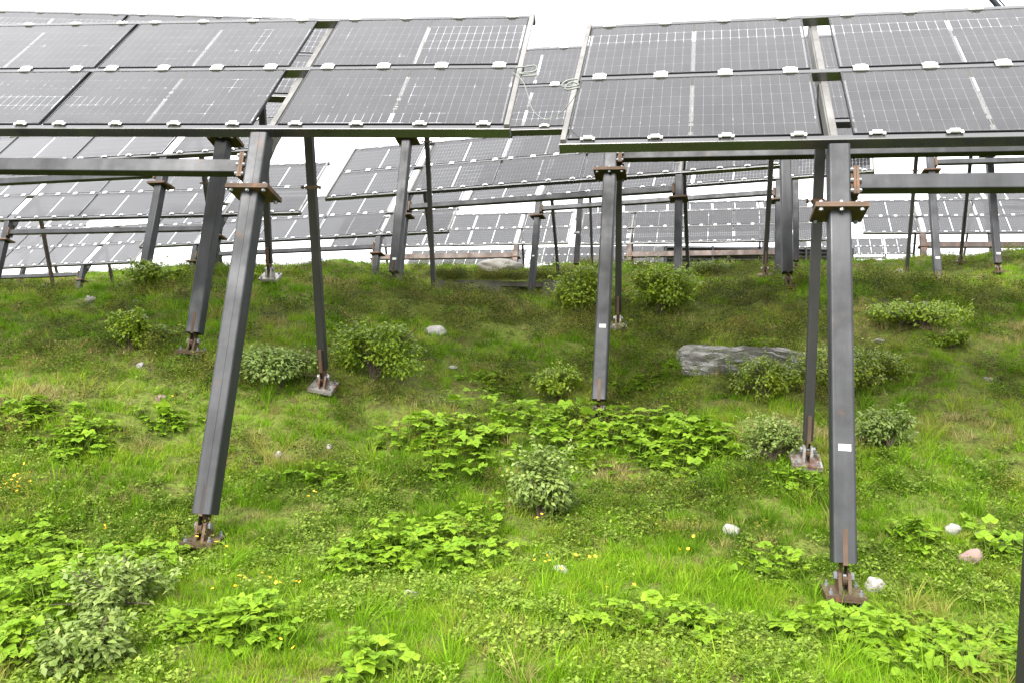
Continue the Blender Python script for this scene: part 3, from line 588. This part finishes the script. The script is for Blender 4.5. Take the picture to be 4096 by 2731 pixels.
# ------------------------------------------------------------------ shrubs
def rand_dirs(n, rng): d = rng.normal(size=(n, 3)); return d/np.linalg.norm(d, axis=1, keepdims=True)
def leaf_geo(P, nrm, ax, size, wid=.55, fold=.25):
    """folded leaves: centre line of three points and two edges, four triangles each"""
    side = np.cross(nrm, ax); side /= np.linalg.norm(side, axis=1, keepdims=True)+1e-9; s = size[:, None]
    b = P; m = P+ax*s*.5+nrm*s*.06; t = P+ax*s-nrm*s*.08
    l = P+ax*s*.45+side*s*wid*.5+nrm*s*fold*.35; r = P+ax*s*.45-side*s*wid*.5+nrm*s*fold*.35
    V_ = np.stack([b, l, t, r, m], 1).reshape(-1, 3); i = np.arange(len(P))[:, None]*5
    F_ = np.concatenate([i+np.array([[0, 4, 1]]), i+np.array([[1, 4, 2]]), i+np.array([[2, 4, 3]]), i+np.array([[3, 4, 0]])])
    return V_, F_
def shrub(px, py, wpx, hpx, label, mat='shrub', n=2600, leaf=.035, seed=1, name='shrub', lobes=7, low=.12, depth=.8, up=.5):
    """px, py: where it stands in the photograph, wpx x hpx: its size there"""
    rng = np.random.default_rng(seed); p = onground(px, py); s = p.y/F; W_, H_ = wpx*s/2*1.14, hpx*s*1.06
    root = empty(name, Matrix.Translation((p.x, p.y, hz(p.x, p.y)))); tag(root, label, 'bush'); n = int(n*2.0)
    cen = []; 
    for i in range(lobes):
        a = rng.uniform(0, 2*math.pi); rr = math.sqrt(rng.uniform(0, 1))*.62; h = rng.uniform(.28, .72)*(1-.25*rr)
        cen.append((W_*rr*math.cos(a), W_*depth*rr*math.sin(a), H_*h, rng.uniform(.36, .56)))
    st = MB(); tips = []
    for cx_, cy_, cz, r in cen:
        for j in range(4):
            e = Vector((cx_, cy_, cz))+Vector(rng.normal(size=3))*r*W_*.55; e.z = min(e.z, H_*.97)
            q = [Vector((rng.normal()*.05*W_, rng.normal()*.05*W_, -.05)), Vector((cx_*.35, cy_*.35, cz*.45)), e]
            st.tube(bez(q, 4), [.012*(W_/.5)**.5*(1-.09*k_) for k_ in range(9)], 5); tips.append(e)
    link('stem', st.mesh('stem', M['bark']), root)
    ids = rng.integers(0, lobes, n); C_ = np.array(cen)[ids]; d = rand_dirs(n, rng); rad = rng.uniform(.35, 1, n)**.45*(1+.25*(rng.random(n) < .12))
    sc = np.array([W_, W_*depth, H_*.62]); P = C_[:, :3]+d*rad[:, None]*C_[:, 3:4]*sc
    clump = fbm(P[:, 0]*9/W_*.4+5, P[:, 2]*9/W_*.4+P[:, 1]*5, seed, 2); keep = (P[:, 2] > H_*low*.3) & (clump > .38); P = P[keep]; d = d[keep]
    ns = max(8, lobes*3); sh_ = MB(); SP = []; SD = []
    for i in range(ns):
        a = rng.uniform(0, 2*math.pi); rr = rng.uniform(.1, .85); b_ = Vector((W_*rr*math.cos(a), W_*depth*rr*math.sin(a), H_*rng.uniform(.25, .6))); L_ = H_*rng.uniform(.25, .55)
        e_ = b_+Vector((math.cos(a)*.5*rr, math.sin(a)*.5*rr, 1)).normalized()*L_+Vector(rng.normal(size=3))*L_*.15; sh_.tube([b_, (b_+e_)/2+Vector(rng.normal(size=3))*L_*.06, e_], [.006, .004, .002], 4)
        for q in range(16): SP.append(np.array(b_+(e_-b_)*rng.uniform(.15, 1.02))+rng.normal(size=3)*leaf*.3); SD.append(rng.normal(size=3)+np.array([0, 0, .5]))
    tag(link('shoots', sh_.mesh('shoots', M['stem']), root), kind='stuff'); SD = np.array(SD); P = np.concatenate([P, np.array(SP)]); d = np.concatenate([d, SD/np.linalg.norm(SD, axis=1, keepdims=True)])
    k_ = len(P); nr = d*.5+np.array([0, 0, up+.25])+rng.normal(size=(k_, 3))*.35; nr /= np.linalg.norm(nr, axis=1, keepdims=True)
    ax = d+rng.normal(size=(k_, 3))*.6+np.array([0, 0, .15]); ax -= nr*(ax*nr).sum(1, keepdims=True); ax /= np.linalg.norm(ax, axis=1, keepdims=True)
    v, f = leaf_geo(P, nr, ax, leaf*rng.uniform(.5, 1.4, k_))
    tag(link('foliage', npmesh('foliage', v, f, M[mat]), root), kind='stuff')
    return root
shrub(590, 1168, 190, 120, 'round bright bush on the crest in front of the far left column', n=2600, leaf=.06, seed=1)
shrub(722, 1140, 90, 60, 'small bush on the crest right of the round one', n=900, leaf=.05, seed=2)
shrub(515, 1405, 150, 180, 'dark upright little bush left of the rust-streaked column', n=1700, leaf=.05, seed=3, lobes=6)
shrub(1505, 1515, 320, 235, 'big round bush on the slope right of the thin left strut', n=4200, leaf=.05, seed=4, lobes=10)
shrub(1120, 1540, 310, 165, 'loose grey green shrub behind the leaning left column', 'willow', n=2000, leaf=.055, seed=5, lobes=9)
shrub(2305, 1245, 230, 190, 'bright bush left of the column numbered 113', n=3200, leaf=.06, seed=6, lobes=8)
shrub(2640, 1250, 270, 200, 'bright bush right of the column numbered 113', n=3800, leaf=.06, seed=7, lobes=9)
shrub(2165, 2085, 290, 320, 'grey green willow shrub standing before the large leafy patch', 'willow', n=2600, leaf=.055, seed=8, lobes=9)
shrub(3085, 1858, 250, 200, 'airy shrub left of the thin right strut foot', 'willow', n=2200, leaf=.04, seed=9, lobes=9)
shrub(3560, 1795, 240, 170, 'airy shrub right of the thick right column', 'willow', n=2000, leaf=.042, seed=10, lobes=8)
shrub(3060, 1600, 300, 180, 'low glossy alpenrose bush below the rock outcrop', 'alpenrose', n=4200, leaf=.038, seed=11, lobes=12, low=.03)
shrub(3320, 1560, 330, 190, 'low glossy alpenrose bush behind the thick right column', 'alpenrose', n=4200, leaf=.038, seed=12, lobes=12, low=.03)
shrub(3470, 1530, 260, 140, 'low glossy alpenrose bush right of the thick right column', 'alpenrose', n=2600, leaf=.038, seed=13, lobes=9, low=.03)
shrub(2240, 1605, 210, 130, 'dark leafy shrub left of the dry grass tuft', n=1700, leaf=.05, seed=14, lobes=7)
shrub(500, 2440, 420, 200, 'sparse grey green willow shrub at lower left', 'willow', n=1100, leaf=.05, seed=15, lobes=9)
shrub(330, 2690, 330, 190, 'sparse grey green willow shrub at the bottom left', 'willow', n=900, leaf=.055, seed=16, lobes=8)
shrub(650, 1375, 120, 70, 'low bush between the dark little bush and the rusty column', n=800, leaf=.045, seed=17, lobes=5)
shrub(3800, 1400, 130, 70, 'small bush on the right slope', n=900, leaf=.045, seed=18, lobes=5)
shrub(3700, 1310, 420, 110, 'low spread of leafy growth on the upper right slope', n=2600, leaf=.05, seed=19, lobes=12)
shrub(2860, 1095, 210, 60, 'low juniper mound on the crest right of the far column', 'alpenrose', n=2000, leaf=.06, seed=20, lobes=8, low=.02)
shrub(1000, 1140, 100, 45, 'low bush beside the thin far strut plate', n=800, leaf=.05, seed=21, lobes=5)

# ------------------------------------------------------------------ broad-leaved herbs: every leaf its own part
def herb_leaf(seed):
    rng = np.random.default_rng(seed); m = MB(); prof = [(0, .0), (.10, .20), (.28, .40), (.40, .33), (.52, .38), (.66, .25), (.80, .19), (1.08, .0)]
    for a, L in ((0, 1.0), (1.15, .86), (-1.15, .86)):
        R = Matrix.Rotation(a+rng.normal()*.08, 4, 'Z'); dr = rng.uniform(.12, .4); v = []
        for t, w in prof:
            for sx in (-1, 0, 1):
                if w == 0 and sx: continue
                x = sx*w*L*rng.uniform(.88, 1.1); y = .06+t*L; z = .10*abs(sx)*w*2.2-dr*t*t*L*.7+rng.normal()*.012
                v.append(R @ Vector((x*.5*1.35, y*.5, z*.5)))
        f = [(0, 2, 1), (0, 3, 2)]
        for i in range(len(prof)-3):
            b = 1+i*3; f += [(b, b+1, b+4, b+3), (b+1, b+2, b+5, b+4)]
        b = 1+(len(prof)-3)*3; f += [(b, b+1, b+3), (b+1, b+2, b+3)]
        m.add(v, f)
    return m.mesh('leaf', M['herb'], True)
LEAVES = [herb_leaf(100+i) for i in range(6)]
def herb_patch(cx_, cy_, rx, ry, n, label, hgt=.34, size=.2, seed=1):
    """n leaves over an ellipse of the photograph (cy_ = middle of the stand where it meets the ground)"""
    rng = np.random.default_rng(seed); base = onground(cx_, cy_+ry*.4); root = empty('herb_clump', Matrix.Translation(base)); tag(root, label, 'plant')
    st = MB()
    p1, p2 = onground(cx_-rx, cy_), onground(cx_+rx, cy_); q1, q2 = onground(cx_, cy_+ry), onground(cx_, cy_-ry)
    hw = abs(p2.x-p1.x)/2; hd = max(min(abs(q2.y-q1.y)/2, hw*1.3), .12); mx, my = (p1.x+p2.x)/2, (q1.y+q2.y)/2
    for i in range(n):
        a = rng.uniform(0, 2*math.pi); r = rng.uniform(0, 1)**.6*1.12; lump = 1+.3*math.sin(3*a+seed)+.15*math.sin(5*a+2*seed)
        x, y = mx+hw*r*lump*math.cos(a), my+hd*r*lump*math.sin(a); z = hz(x, y); h = hgt*rng.uniform(.12, 1.12)*(1-.45*min(r*r, 1))
        s = size*rng.uniform(.45, 1.25); az = rng.uniform(0, 2*math.pi); tilt = rng.normal()*.38
        o = link('leaf', LEAVES[rng.integers(6)], root, Matrix.Translation(Vector((x, y, z+h))-base) @ Matrix.Rotation(az, 4, 'Z') @ rotx(.12+tilt) @ Matrix.Scale(s, 4))
        g = Vector((x-math.sin(-az)*s*.5+rng.normal()*.03, y-math.cos(az)*s*.5+rng.normal()*.03, z-.03)); st.tube([g-base, (g+Vector((x, y, z+h)))*.5-base+Vector((0, 0, .03)), Vector((x, y, z+h))-base], .0028, 4)
    tag(link('stalks', st.mesh('stalks', M['stem']), root), kind='stuff')
HP = [(1780, 1800, 210, 110, 138, 'bright leafy herb stand at the left end of the large central patch'),
 (2110, 1760, 240, 100, 138, 'dense middle of the large leafy patch below the column numbered 113'),
 (2480, 1790, 230, 110, 138, 'broad right part of the large leafy patch below the column numbered 113'),
 (2760, 1800, 170, 100, 110, 'right tip of the large leafy patch, thinning into grass'),
 (1560, 2230, 200, 85, 85, 'bright leafy herb clump in front, left of its twin at bottom centre'),
 (1830, 2190, 240, 110, 120, 'bright leafy herb clump in front, right of its twin at bottom centre'),
 (330, 1790, 150, 60, 60, 'leafy herb clump left of the leaning left column'),
 (660, 1720, 110, 45, 28, 'small leafy clump just left of the leaning left column'),
 (90, 1690, 170, 60, 55, 'leafy herb clump at the left edge halfway up'),
 (120, 2240, 230, 110, 100, 'tall dense leafy clump at the lower left edge'),
 (120, 2440, 200, 110, 60, 'shaded leafy clump below the tall one at lower left'),
 (520, 2300, 230, 80, 70, 'loose leafy clump in front of the leaning left column'),
 (980, 2540, 220, 80, 65, 'leafy clump at the bottom left of the frame centre'),
 (3520, 2600, 260, 110, 80, 'leafy clump right of the thick right column foot'),
 (3850, 2650, 250, 110, 80, 'leafy clump in the lower right corner'),
 (3640, 2180, 90, 50, 22, 'small leafy clump left of the grey stone at right'),
 (4010, 2220, 100, 60, 24, 'small leafy clump beyond the reddish slab at right'),
 (2520, 1310, 90, 30, 20, 'small leafy clump at the strut foot behind the column numbered 113'),
 (1980, 1545, 110, 40, 26, 'leafy clump under the yellow green grass of the mid slope'),
 (2560, 1570, 140, 45, 30, 'leafy clump right of the dry grass tuft'),
 (3180, 1965, 90, 40, 16, 'small leafy clump below the thin right strut foot'),
 (3020, 1420, 120, 40, 22, 'leafy clump growing over the rock outcrop edge'),
 (1470, 2700, 130, 60, 24, 'leafy clump cut by the bottom edge left of centre'),
 (2600, 2520, 260, 60, 36, 'low leafy clump near the bottom right of centre'),
 (60, 2650, 150, 80, 30, 'leafy clump in the bottom left corner'),
 (3080, 2300, 130, 50, 16, 'thin leafy clump left of the thick right column foot'),
 (1300, 1940, 100, 40, 14, 'thin leafy clump below the thin left strut')]
for i, (a, b, c, d, n, lb) in enumerate(HP): herb_patch(a, b, c, d, min(int(n*3.0), 295), lb, hgt=.34 if 1730 < b < 1810 and a > 1500 else .22 if b > 1600 else .18, size=.20 if 1730 < b < 1810 and a > 1500 else .16 if b < 2000 else .15, seed=200+i)

# ------------------------------------------------------------------ yellow flowers
m = MB(); 
for i in range(5):
    a = 2*math.pi*i/5; c, s_ = math.cos(a), math.sin(a); m.add([(0, 0, 0), (c*.6-s_*.42, s_*.6+c*.42, .28), (c*1.0, s_*1.0, .42), (c*.6+s_*.42, s_*.6-c*.42, .28)], [(0, 1, 2, 3)])
ME_FLOWER = m.mesh('flower_head', M['petal'])
def flowers(px, py, rx, ry, n, label, seed):
    rng = np.random.default_rng(seed); b = onground(px, py); root = empty('flower_clump', Matrix.Translation(b)); tag(root, label, 'flower', 'yellow meadow flowers'); st = MB()
    for i in range(max(2, int(n*.75))):
        g = onground(px+rng.normal()*rx*.5, py+rng.normal()*ry*.5); h = rng.uniform(.12, .24); t = g+Vector((rng.normal()*.02, rng.normal()*.02, h))
        link('flower_head', ME_FLOWER, root, Matrix.Translation(t-b) @ Matrix.Rotation(rng.uniform(0, 6), 4, 'Z') @ rotx(rng.normal()*.4+.35) @ Matrix.Scale(rng.uniform(.013, .018), 4)); st.tube([g-b, t-b], .0022, 4)
    link('stalks', st.mesh('stalks', M['stem']), root)['kind'] = 'stuff'
for i, a in enumerate([(78, 1985, 60, 45, 24, 'dense clump of yellow flowers at the left edge'), (860, 2250, 60, 24, 7, 'yellow flowers at the foot of the leaning left column'), (420, 2215, 60, 20, 4, 'few yellow flowers over the lower left leaves'),
 (990, 2425, 90, 26, 9, 'yellow flowers left of the flat white stone'), (1130, 2405, 90, 30, 7, 'yellow flowers just beside the flat white stone'), (1240, 2045, 22, 12, 5, 'tiny yellow flowers on the bare patch below the strut'), (2190, 2320, 60, 26, 9, 'yellow flowers in front of the middle white stone'),
 (2360, 2310, 40, 36, 4, 'yellow flowers right of the middle white stone'), (2150, 2150, 25, 30, 3, 'three yellow flowers under the willow shrub'), (2490, 2455, 60, 40, 2, 'lone yellow flowers near the bottom centre'), (680, 1660, 80, 60, 5, 'scattered yellow flowers beside the left column'), (30, 2030, 60, 30, 4, 'yellow flowers below the dense clump at the left edge'),
 (3990, 1840, 30, 20, 2, 'orange yellow flowers on the right slope'), (2720, 2260, 200, 60, 5, 'sparse yellow flowers left of the thick right column'), (1200, 2700, 300, 30, 3, 'few yellow flowers along the bottom edge')]): flowers(*a, seed=300+i)

# ------------------------------------------------------------------ meadow: instanced tufts on scattered points
def blades(n, h0, h1, w, spread, bend, seed, segs=3):
    rng = np.random.default_rng(seed); V_, F_ = [], []
    for i in range(n):
        a = rng.uniform(0, 2*math.pi); r = spread*math.sqrt(rng.random()); bx, by = r*math.cos(a), r*math.sin(a); h = rng.uniform(h0, h1); d = a+rng.normal()*.7; bd = bend*rng.uniform(.3, 1.3)*h
        fa = rng.uniform(0, math.pi); sx, sy = math.cos(fa), math.sin(fa); b = len(V_)
        for k_ in range(segs+1):
            t = k_/segs; ww = w*(1-t**1.6)*rng.uniform(.9, 1.1)*.5; cx_ = bx+math.cos(d)*bd*t*t; cy_ = by+math.sin(d)*bd*t*t; cz = h*t*(1-.25*bend*t)-.02
            if k_ == segs: V_.append((cx_, cy_, cz))
            else: V_ += [(cx_-sx*ww, cy_-sy*ww, cz), (cx_+sx*ww, cy_+sy*ww, cz)]
        for k_ in range(segs-1): F_ += [(b+2*k_, b+2*k_+1, b+2*k_+3), (b+2*k_, b+2*k_+3, b+2*k_+2)]
        F_.append((b+2*segs-2, b+2*segs-1, b+2*segs))
    return np.array(V_), np.array(F_)
def rosette(n, h, r, leaf, seed, wid=.6, tiny=False):
    rng = np.random.default_rng(seed); d = rng.normal(size=(n, 3)); d[:, 2] = abs(d[:, 2])*.6+.1; d /= np.linalg.norm(d, axis=1, keepdims=True)
    P = np.stack([rng.normal(size=n)*r*.5, rng.normal(size=n)*r*.5, rng.uniform(.0, 1, n)**.7*h], 1); P[:, 2] *= np.clip(1.15-(P[:, 0]**2+P[:, 1]**2)/(r*r), .15, 1)
    nr = np.array([0, 0, 1.])+rng.normal(size=(n, 3))*(.6 if tiny else .35); nr /= np.linalg.norm(nr, axis=1, keepdims=True)
    ax = d-nr*(d*nr).sum(1, keepdims=True); ax /= np.linalg.norm(ax, axis=1, keepdims=True)
    return leaf_geo(P, nr, ax, leaf*rng.uniform(.6, 1.3, n), wid)
def source(cname, meshes):
    c = bpy.data.collections.new(cname)            # kept out of the scene: only the shapes are used
    for i, me in enumerate(meshes):
        o = bpy.data.objects.new('%s_%02d' % (cname, i), me); c.objects.link(o)
    return c
short = source('short_tuft', [npmesh('short_tuft', *blades(36, .05, .14, .007, .09, .6, 400+i), M['grass']) for i in range(6)])
long_ = source('long_tuft', [npmesh('long_tuft', *blades(26, .14, .30, .0075, .06, .8, 420+i, 4), M['grass']) for i in range(5)])
weed = source('weed_tuft', [npmesh('weed_tuft', *rosette(34, .08, .10, .03, 440+i), M['weed']) for i in range(5)])
heath = source('heath_tuft', [npmesh('heath_tuft', *rosette(230, .22, .20, .022, 460+i, .5, True), M['heath']) for i in range(5)])
def scatter(name, src, P, rot, scl, tint, label, cat):
    me = bpy.data.meshes.new(name); me.vertices.add(len(P)); me.vertices.foreach_set('co', np.asarray(P, np.float32).ravel())
    a = me.attributes.new('rot', 'FLOAT_VECTOR', 'POINT'); a.data.foreach_set('vector', np.asarray(rot, np.float32).ravel())
    a = me.attributes.new('scl', 'FLOAT', 'POINT'); a.data.foreach_set('value', np.asarray(scl, np.float32))
    a = me.attributes.new('tint', 'FLOAT', 'POINT'); a.data.foreach_set('value', np.asarray(tint, np.float32))
    me.update(); o = link(name, me); tag(o, label, cat, kind='stuff')
    g = bpy.data.node_groups.new(name+'_nodes', 'GeometryNodeTree'); g.interface.new_socket('Geometry', in_out='INPUT', socket_type='NodeSocketGeometry'); g.interface.new_socket('Geometry', in_out='OUTPUT', socket_type='NodeSocketGeometry')
    N = g.nodes; gi = N.new('NodeGroupInput'); go = N.new('NodeGroupOutput'); ip = N.new('GeometryNodeInstanceOnPoints'); ci = N.new('GeometryNodeCollectionInfo')
    ci.inputs['Collection'].default_value = src; ci.inputs['Separate Children'].default_value = True; ci.inputs['Reset Children'].default_value = True
    def na(nm, t):
        q = N.new('GeometryNodeInputNamedAttribute'); q.data_type = t; q.inputs['Name'].default_value = nm; return q.outputs['Attribute']
    Lk = g.links; Lk.new(gi.outputs[0], ip.inputs['Points']); Lk.new(ci.outputs[0], ip.inputs['Instance']); ip.inputs['Pick Instance'].default_value = True
    Lk.new(na('rot', 'FLOAT_VECTOR'), ip.inputs['Rotation']); Lk.new(na('scl', 'FLOAT'), ip.inputs['Scale'])
    Lk.new(ip.outputs[0], go.inputs[0]); md = o.modifiers.new('scatter', 'NODES'); md.node_group = g
    return o
def cloud(zones, seed):
    """random ground points: (near, far, per square metre), wider than the view on both sides"""
    rng = np.random.default_rng(seed); out = []
    for y0_, y1_, dens in zones:
        hw0, hw1 = .66*y0_+2.2, .66*y1_+2.2; n = int(dens*(y1_-y0_)*(hw0+hw1)); t = rng.random(n*2); y = y0_+t*(y1_-y0_); x = rng.uniform(-hw1, hw1, n*2); k_ = (abs(x) < .66*y+2.2); out.append(np.stack([x[k_], y[k_]], 1)[:n])
    P = np.concatenate(out); return np.column_stack([P, height(P[:, 0], P[:, 1])])
HEATH = [(2900, 1372, 230, 26), (3120, 1372, 200, 24), (2700, 1400, 90, 40), (1750, 1240, 420, 55), (1950, 1300, 260, 50), (2300, 1290, 320, 60), (2900, 1250, 420, 90), (2850, 1340, 330, 45), (3150, 1330, 260, 60), (1480, 1190, 200, 30), (2050, 1170, 200, 25), (1100, 1250, 140, 30), (3000, 1190, 200, 30), (3850, 1075, 160, 22), (3950, 1220, 100, 26), (2140, 1560, 120, 40), (1850, 1350, 120, 40), (800, 1190, 160, 26), (450, 1250, 160, 25), (900, 1120, 120, 20), (2900, 1100, 160, 20), (380, 1520, 80, 22), (830, 1480, 60, 25), (3700, 1620, 120, 20)]
BARE = [(1300, 2000, 190, 55), (1180, 2080, 120, 40), (660, 1960, 160, 40), (950, 2060, 80, 30), (1900, 1560, 130, 40), (2400, 1660, 90, 40), (850, 1470, 70, 30), (1880, 1640, 90, 30), (3980, 2150, 130, 40), (2180, 2080, 140, 40), (3640, 1560, 70, 25), (2700, 1420, 80, 30), (1250, 1230, 80, 25)]
def inside(P, ell):
    q = project(P); r = np.full(len(P), -9.)
    for cx_, cy_, rx, ry in ell: r = np.maximum(r, 1-np.sqrt(((q[:, 0]-cx_)/rx)**2+((q[:, 1]-cy_)/ry)**2))
    return r
ROOT_W = at(2080, 1150, 27.2)
def clear_of_wall(P): return ~((P[:, 1] > 23.5) & (P[:, 1] < 27.25) & (P[:, 0] > xl(1735)) & (P[:, 0] < xl(2440)))
rng = np.random.default_rng(77)
def rots(n, t=.22): return np.stack([rng.normal(size=n)*t, rng.normal(size=n)*t, rng.uniform(0, 6.28, n)], 1)
def tintmap(P):
    x, y = P[:, 0], P[:, 1]; lush = np.clip((8.5-y)/3.5, 0, 1); big = fbm(x/2.3, y/1.9, 51, 3); small = fbm(x/.5, y/.45, 61, 3); dry = fbm(x/1.1, y/.8, 71, 3)
    t = .36+.07*np.clip((y-8)/4, 0, 1)+.34*(big-.5)*2+.34*(small-.5)*2+lush*.20  # upslope tint drier, also raised to brighten turf the panels shade
    t = t+np.clip((dry-.51)*3.2, 0, .5)*(1-.72*lush)*np.clip((y-4)/6, .2, 1)
    t = np.clip(t+rng.normal(size=len(P))*.13, 0, 1); br = (rng.random(len(P)) < .06) & (y > 7.5); t[br] = rng.uniform(.82, 1, br.sum()); return t
P = cloud([(3.2, 9, 175), (9, 17, 80), (17, 48, 20)], 1); P = P[clear_of_wall(P)]
bare = inside(P, BARE)+.5*(fbm(P[:, 0]/.3, P[:, 1]/.3, 81, 2)-.5); hea = inside(P, HEATH)-.12+.9*(fbm(P[:, 0]/.6, P[:, 1]/.5, 82, 2)-.5)
hol = fbm(P[:, 0]/.55, P[:, 1]/.45, 11, 3)
keep = ((hol > .37) | (P[:, 1] < 7) | (rng.random(len(P)) < .16)) & ((bare < .12) | (rng.random(len(P)) < .18)) & ((hea < .05) | (rng.random(len(P)) < .22)); P = P[keep]
sc = rng.uniform(.6, 1.25, len(P))*(.75+.6*fbm(P[:, 0]/1.6, P[:, 1]/1.3, 91, 2))*np.clip(.62+P[:, 1]*.034, .74, 1.35)
scatter('meadow_grass', short, P, rots(len(P)), sc, tintmap(P), 'short mixed green and straw coloured grass covering the whole slope', 'grass')
P = cloud([(3.2, 9, 17), (9, 17, 14), (17, 48, 3)], 2); P = P[clear_of_wall(P)]; lg = fbm(P[:, 0]/.8, P[:, 1]/.7, 93, 3); k_ = (lg > .47) & (inside(P, HEATH) < 0) & (inside(P, BARE) < .1); P = P[k_]
tt = np.clip(tintmap(P)*.8+.08, 0, .8); k2 = fbm(P[:, 0]/.7, P[:, 1]/.6, 95, 2) > .70; tt[k2] = rng.uniform(.8, .95, k2.sum())
scatter('long_grass', long_, P, rots(len(P), .18), rng.uniform(.6, 1.25, len(P)), tt, 'longer arching grass tufts standing above the short turf', 'grass')
P = cloud([(3.2, 9, 170), (9, 17, 34), (17, 48, 3)], 3); P = P[clear_of_wall(P)]; wd = fbm(P[:, 0]/.8, P[:, 1]/.7, 97, 3); k_ = (wd > .46) & (inside(P, HEATH) < .1); P = P[k_]
scatter('meadow_weeds', weed, P, rots(len(P), .25), rng.uniform(.55, 1.3, len(P)), np.clip(rng.uniform(0, 1, len(P))*.6+.4*np.clip((9-P[:, 1])/5, 0, 1), 0, 1), 'low small-leaved weeds and clover spread through the grass', 'weeds')
P = cloud([(6, 10, 30), (10, 17, 34), (17, 48, 14)], 4); P = P[clear_of_wall(P)]; h = inside(P, HEATH)-.12+.9*(fbm(P[:, 0]/.6, P[:, 1]/.5, 82, 2)-.5); k_ = (h > .0) | ((fbm(P[:, 0]/1.9, P[:, 1]/1.3, 23, 2) > .66) & (P[:, 1] > 10) & (P[:, 1] < 19)) | ((fbm(P[:, 0]/.5, P[:, 1]/.38, 99, 3) > .63) & (P[:, 1] > 7.2)); P = P[k_]
lx = rng.uniform(xl(1730), xl(2445), 260); P = np.concatenate([P, np.column_stack([lx, rng.uniform(27.1, 27.5, 260), wt+.10+.12*(fbm(lx/.5, lx*0, 5, 2)-.6)])])
scatter('dwarf_heath', heath, P, rots(len(P), .25), rng.uniform(.6, 1.35, len(P))*np.clip(.8+P[:, 1]*.02, 1, 1.4), np.clip(rng.normal(size=len(P))*.25+.4, 0, 1), 'dark low dwarf heath mats on the upper slope', 'heath')
# dry straw tufts
DRY = [(2360, 1560), (2400, 1590), (2450, 1580), (2330, 1540), (1060, 1630), (1090, 1660), (1030, 1600), (900, 1230), (300, 1240), (350, 1260), (480, 2010), (560, 1990), (240, 1310), (3520, 1580), (3060, 2190), (1000, 1200), (2900, 2210), (2700, 2130)]
P = []
for a, b in DRY:
    for i in range(7): p = onground(a+rng.normal()*26, b+rng.normal()*12); P.append((p.x, p.y, hz(p.x, p.y)))
P = np.array(P); scatter('straw_tufts', long_, P, rots(len(P), .5), rng.uniform(.35, .65, len(P)), rng.uniform(.86, 1, len(P)), 'bleached straw tufts hanging over hollows in the slope', 'grass')
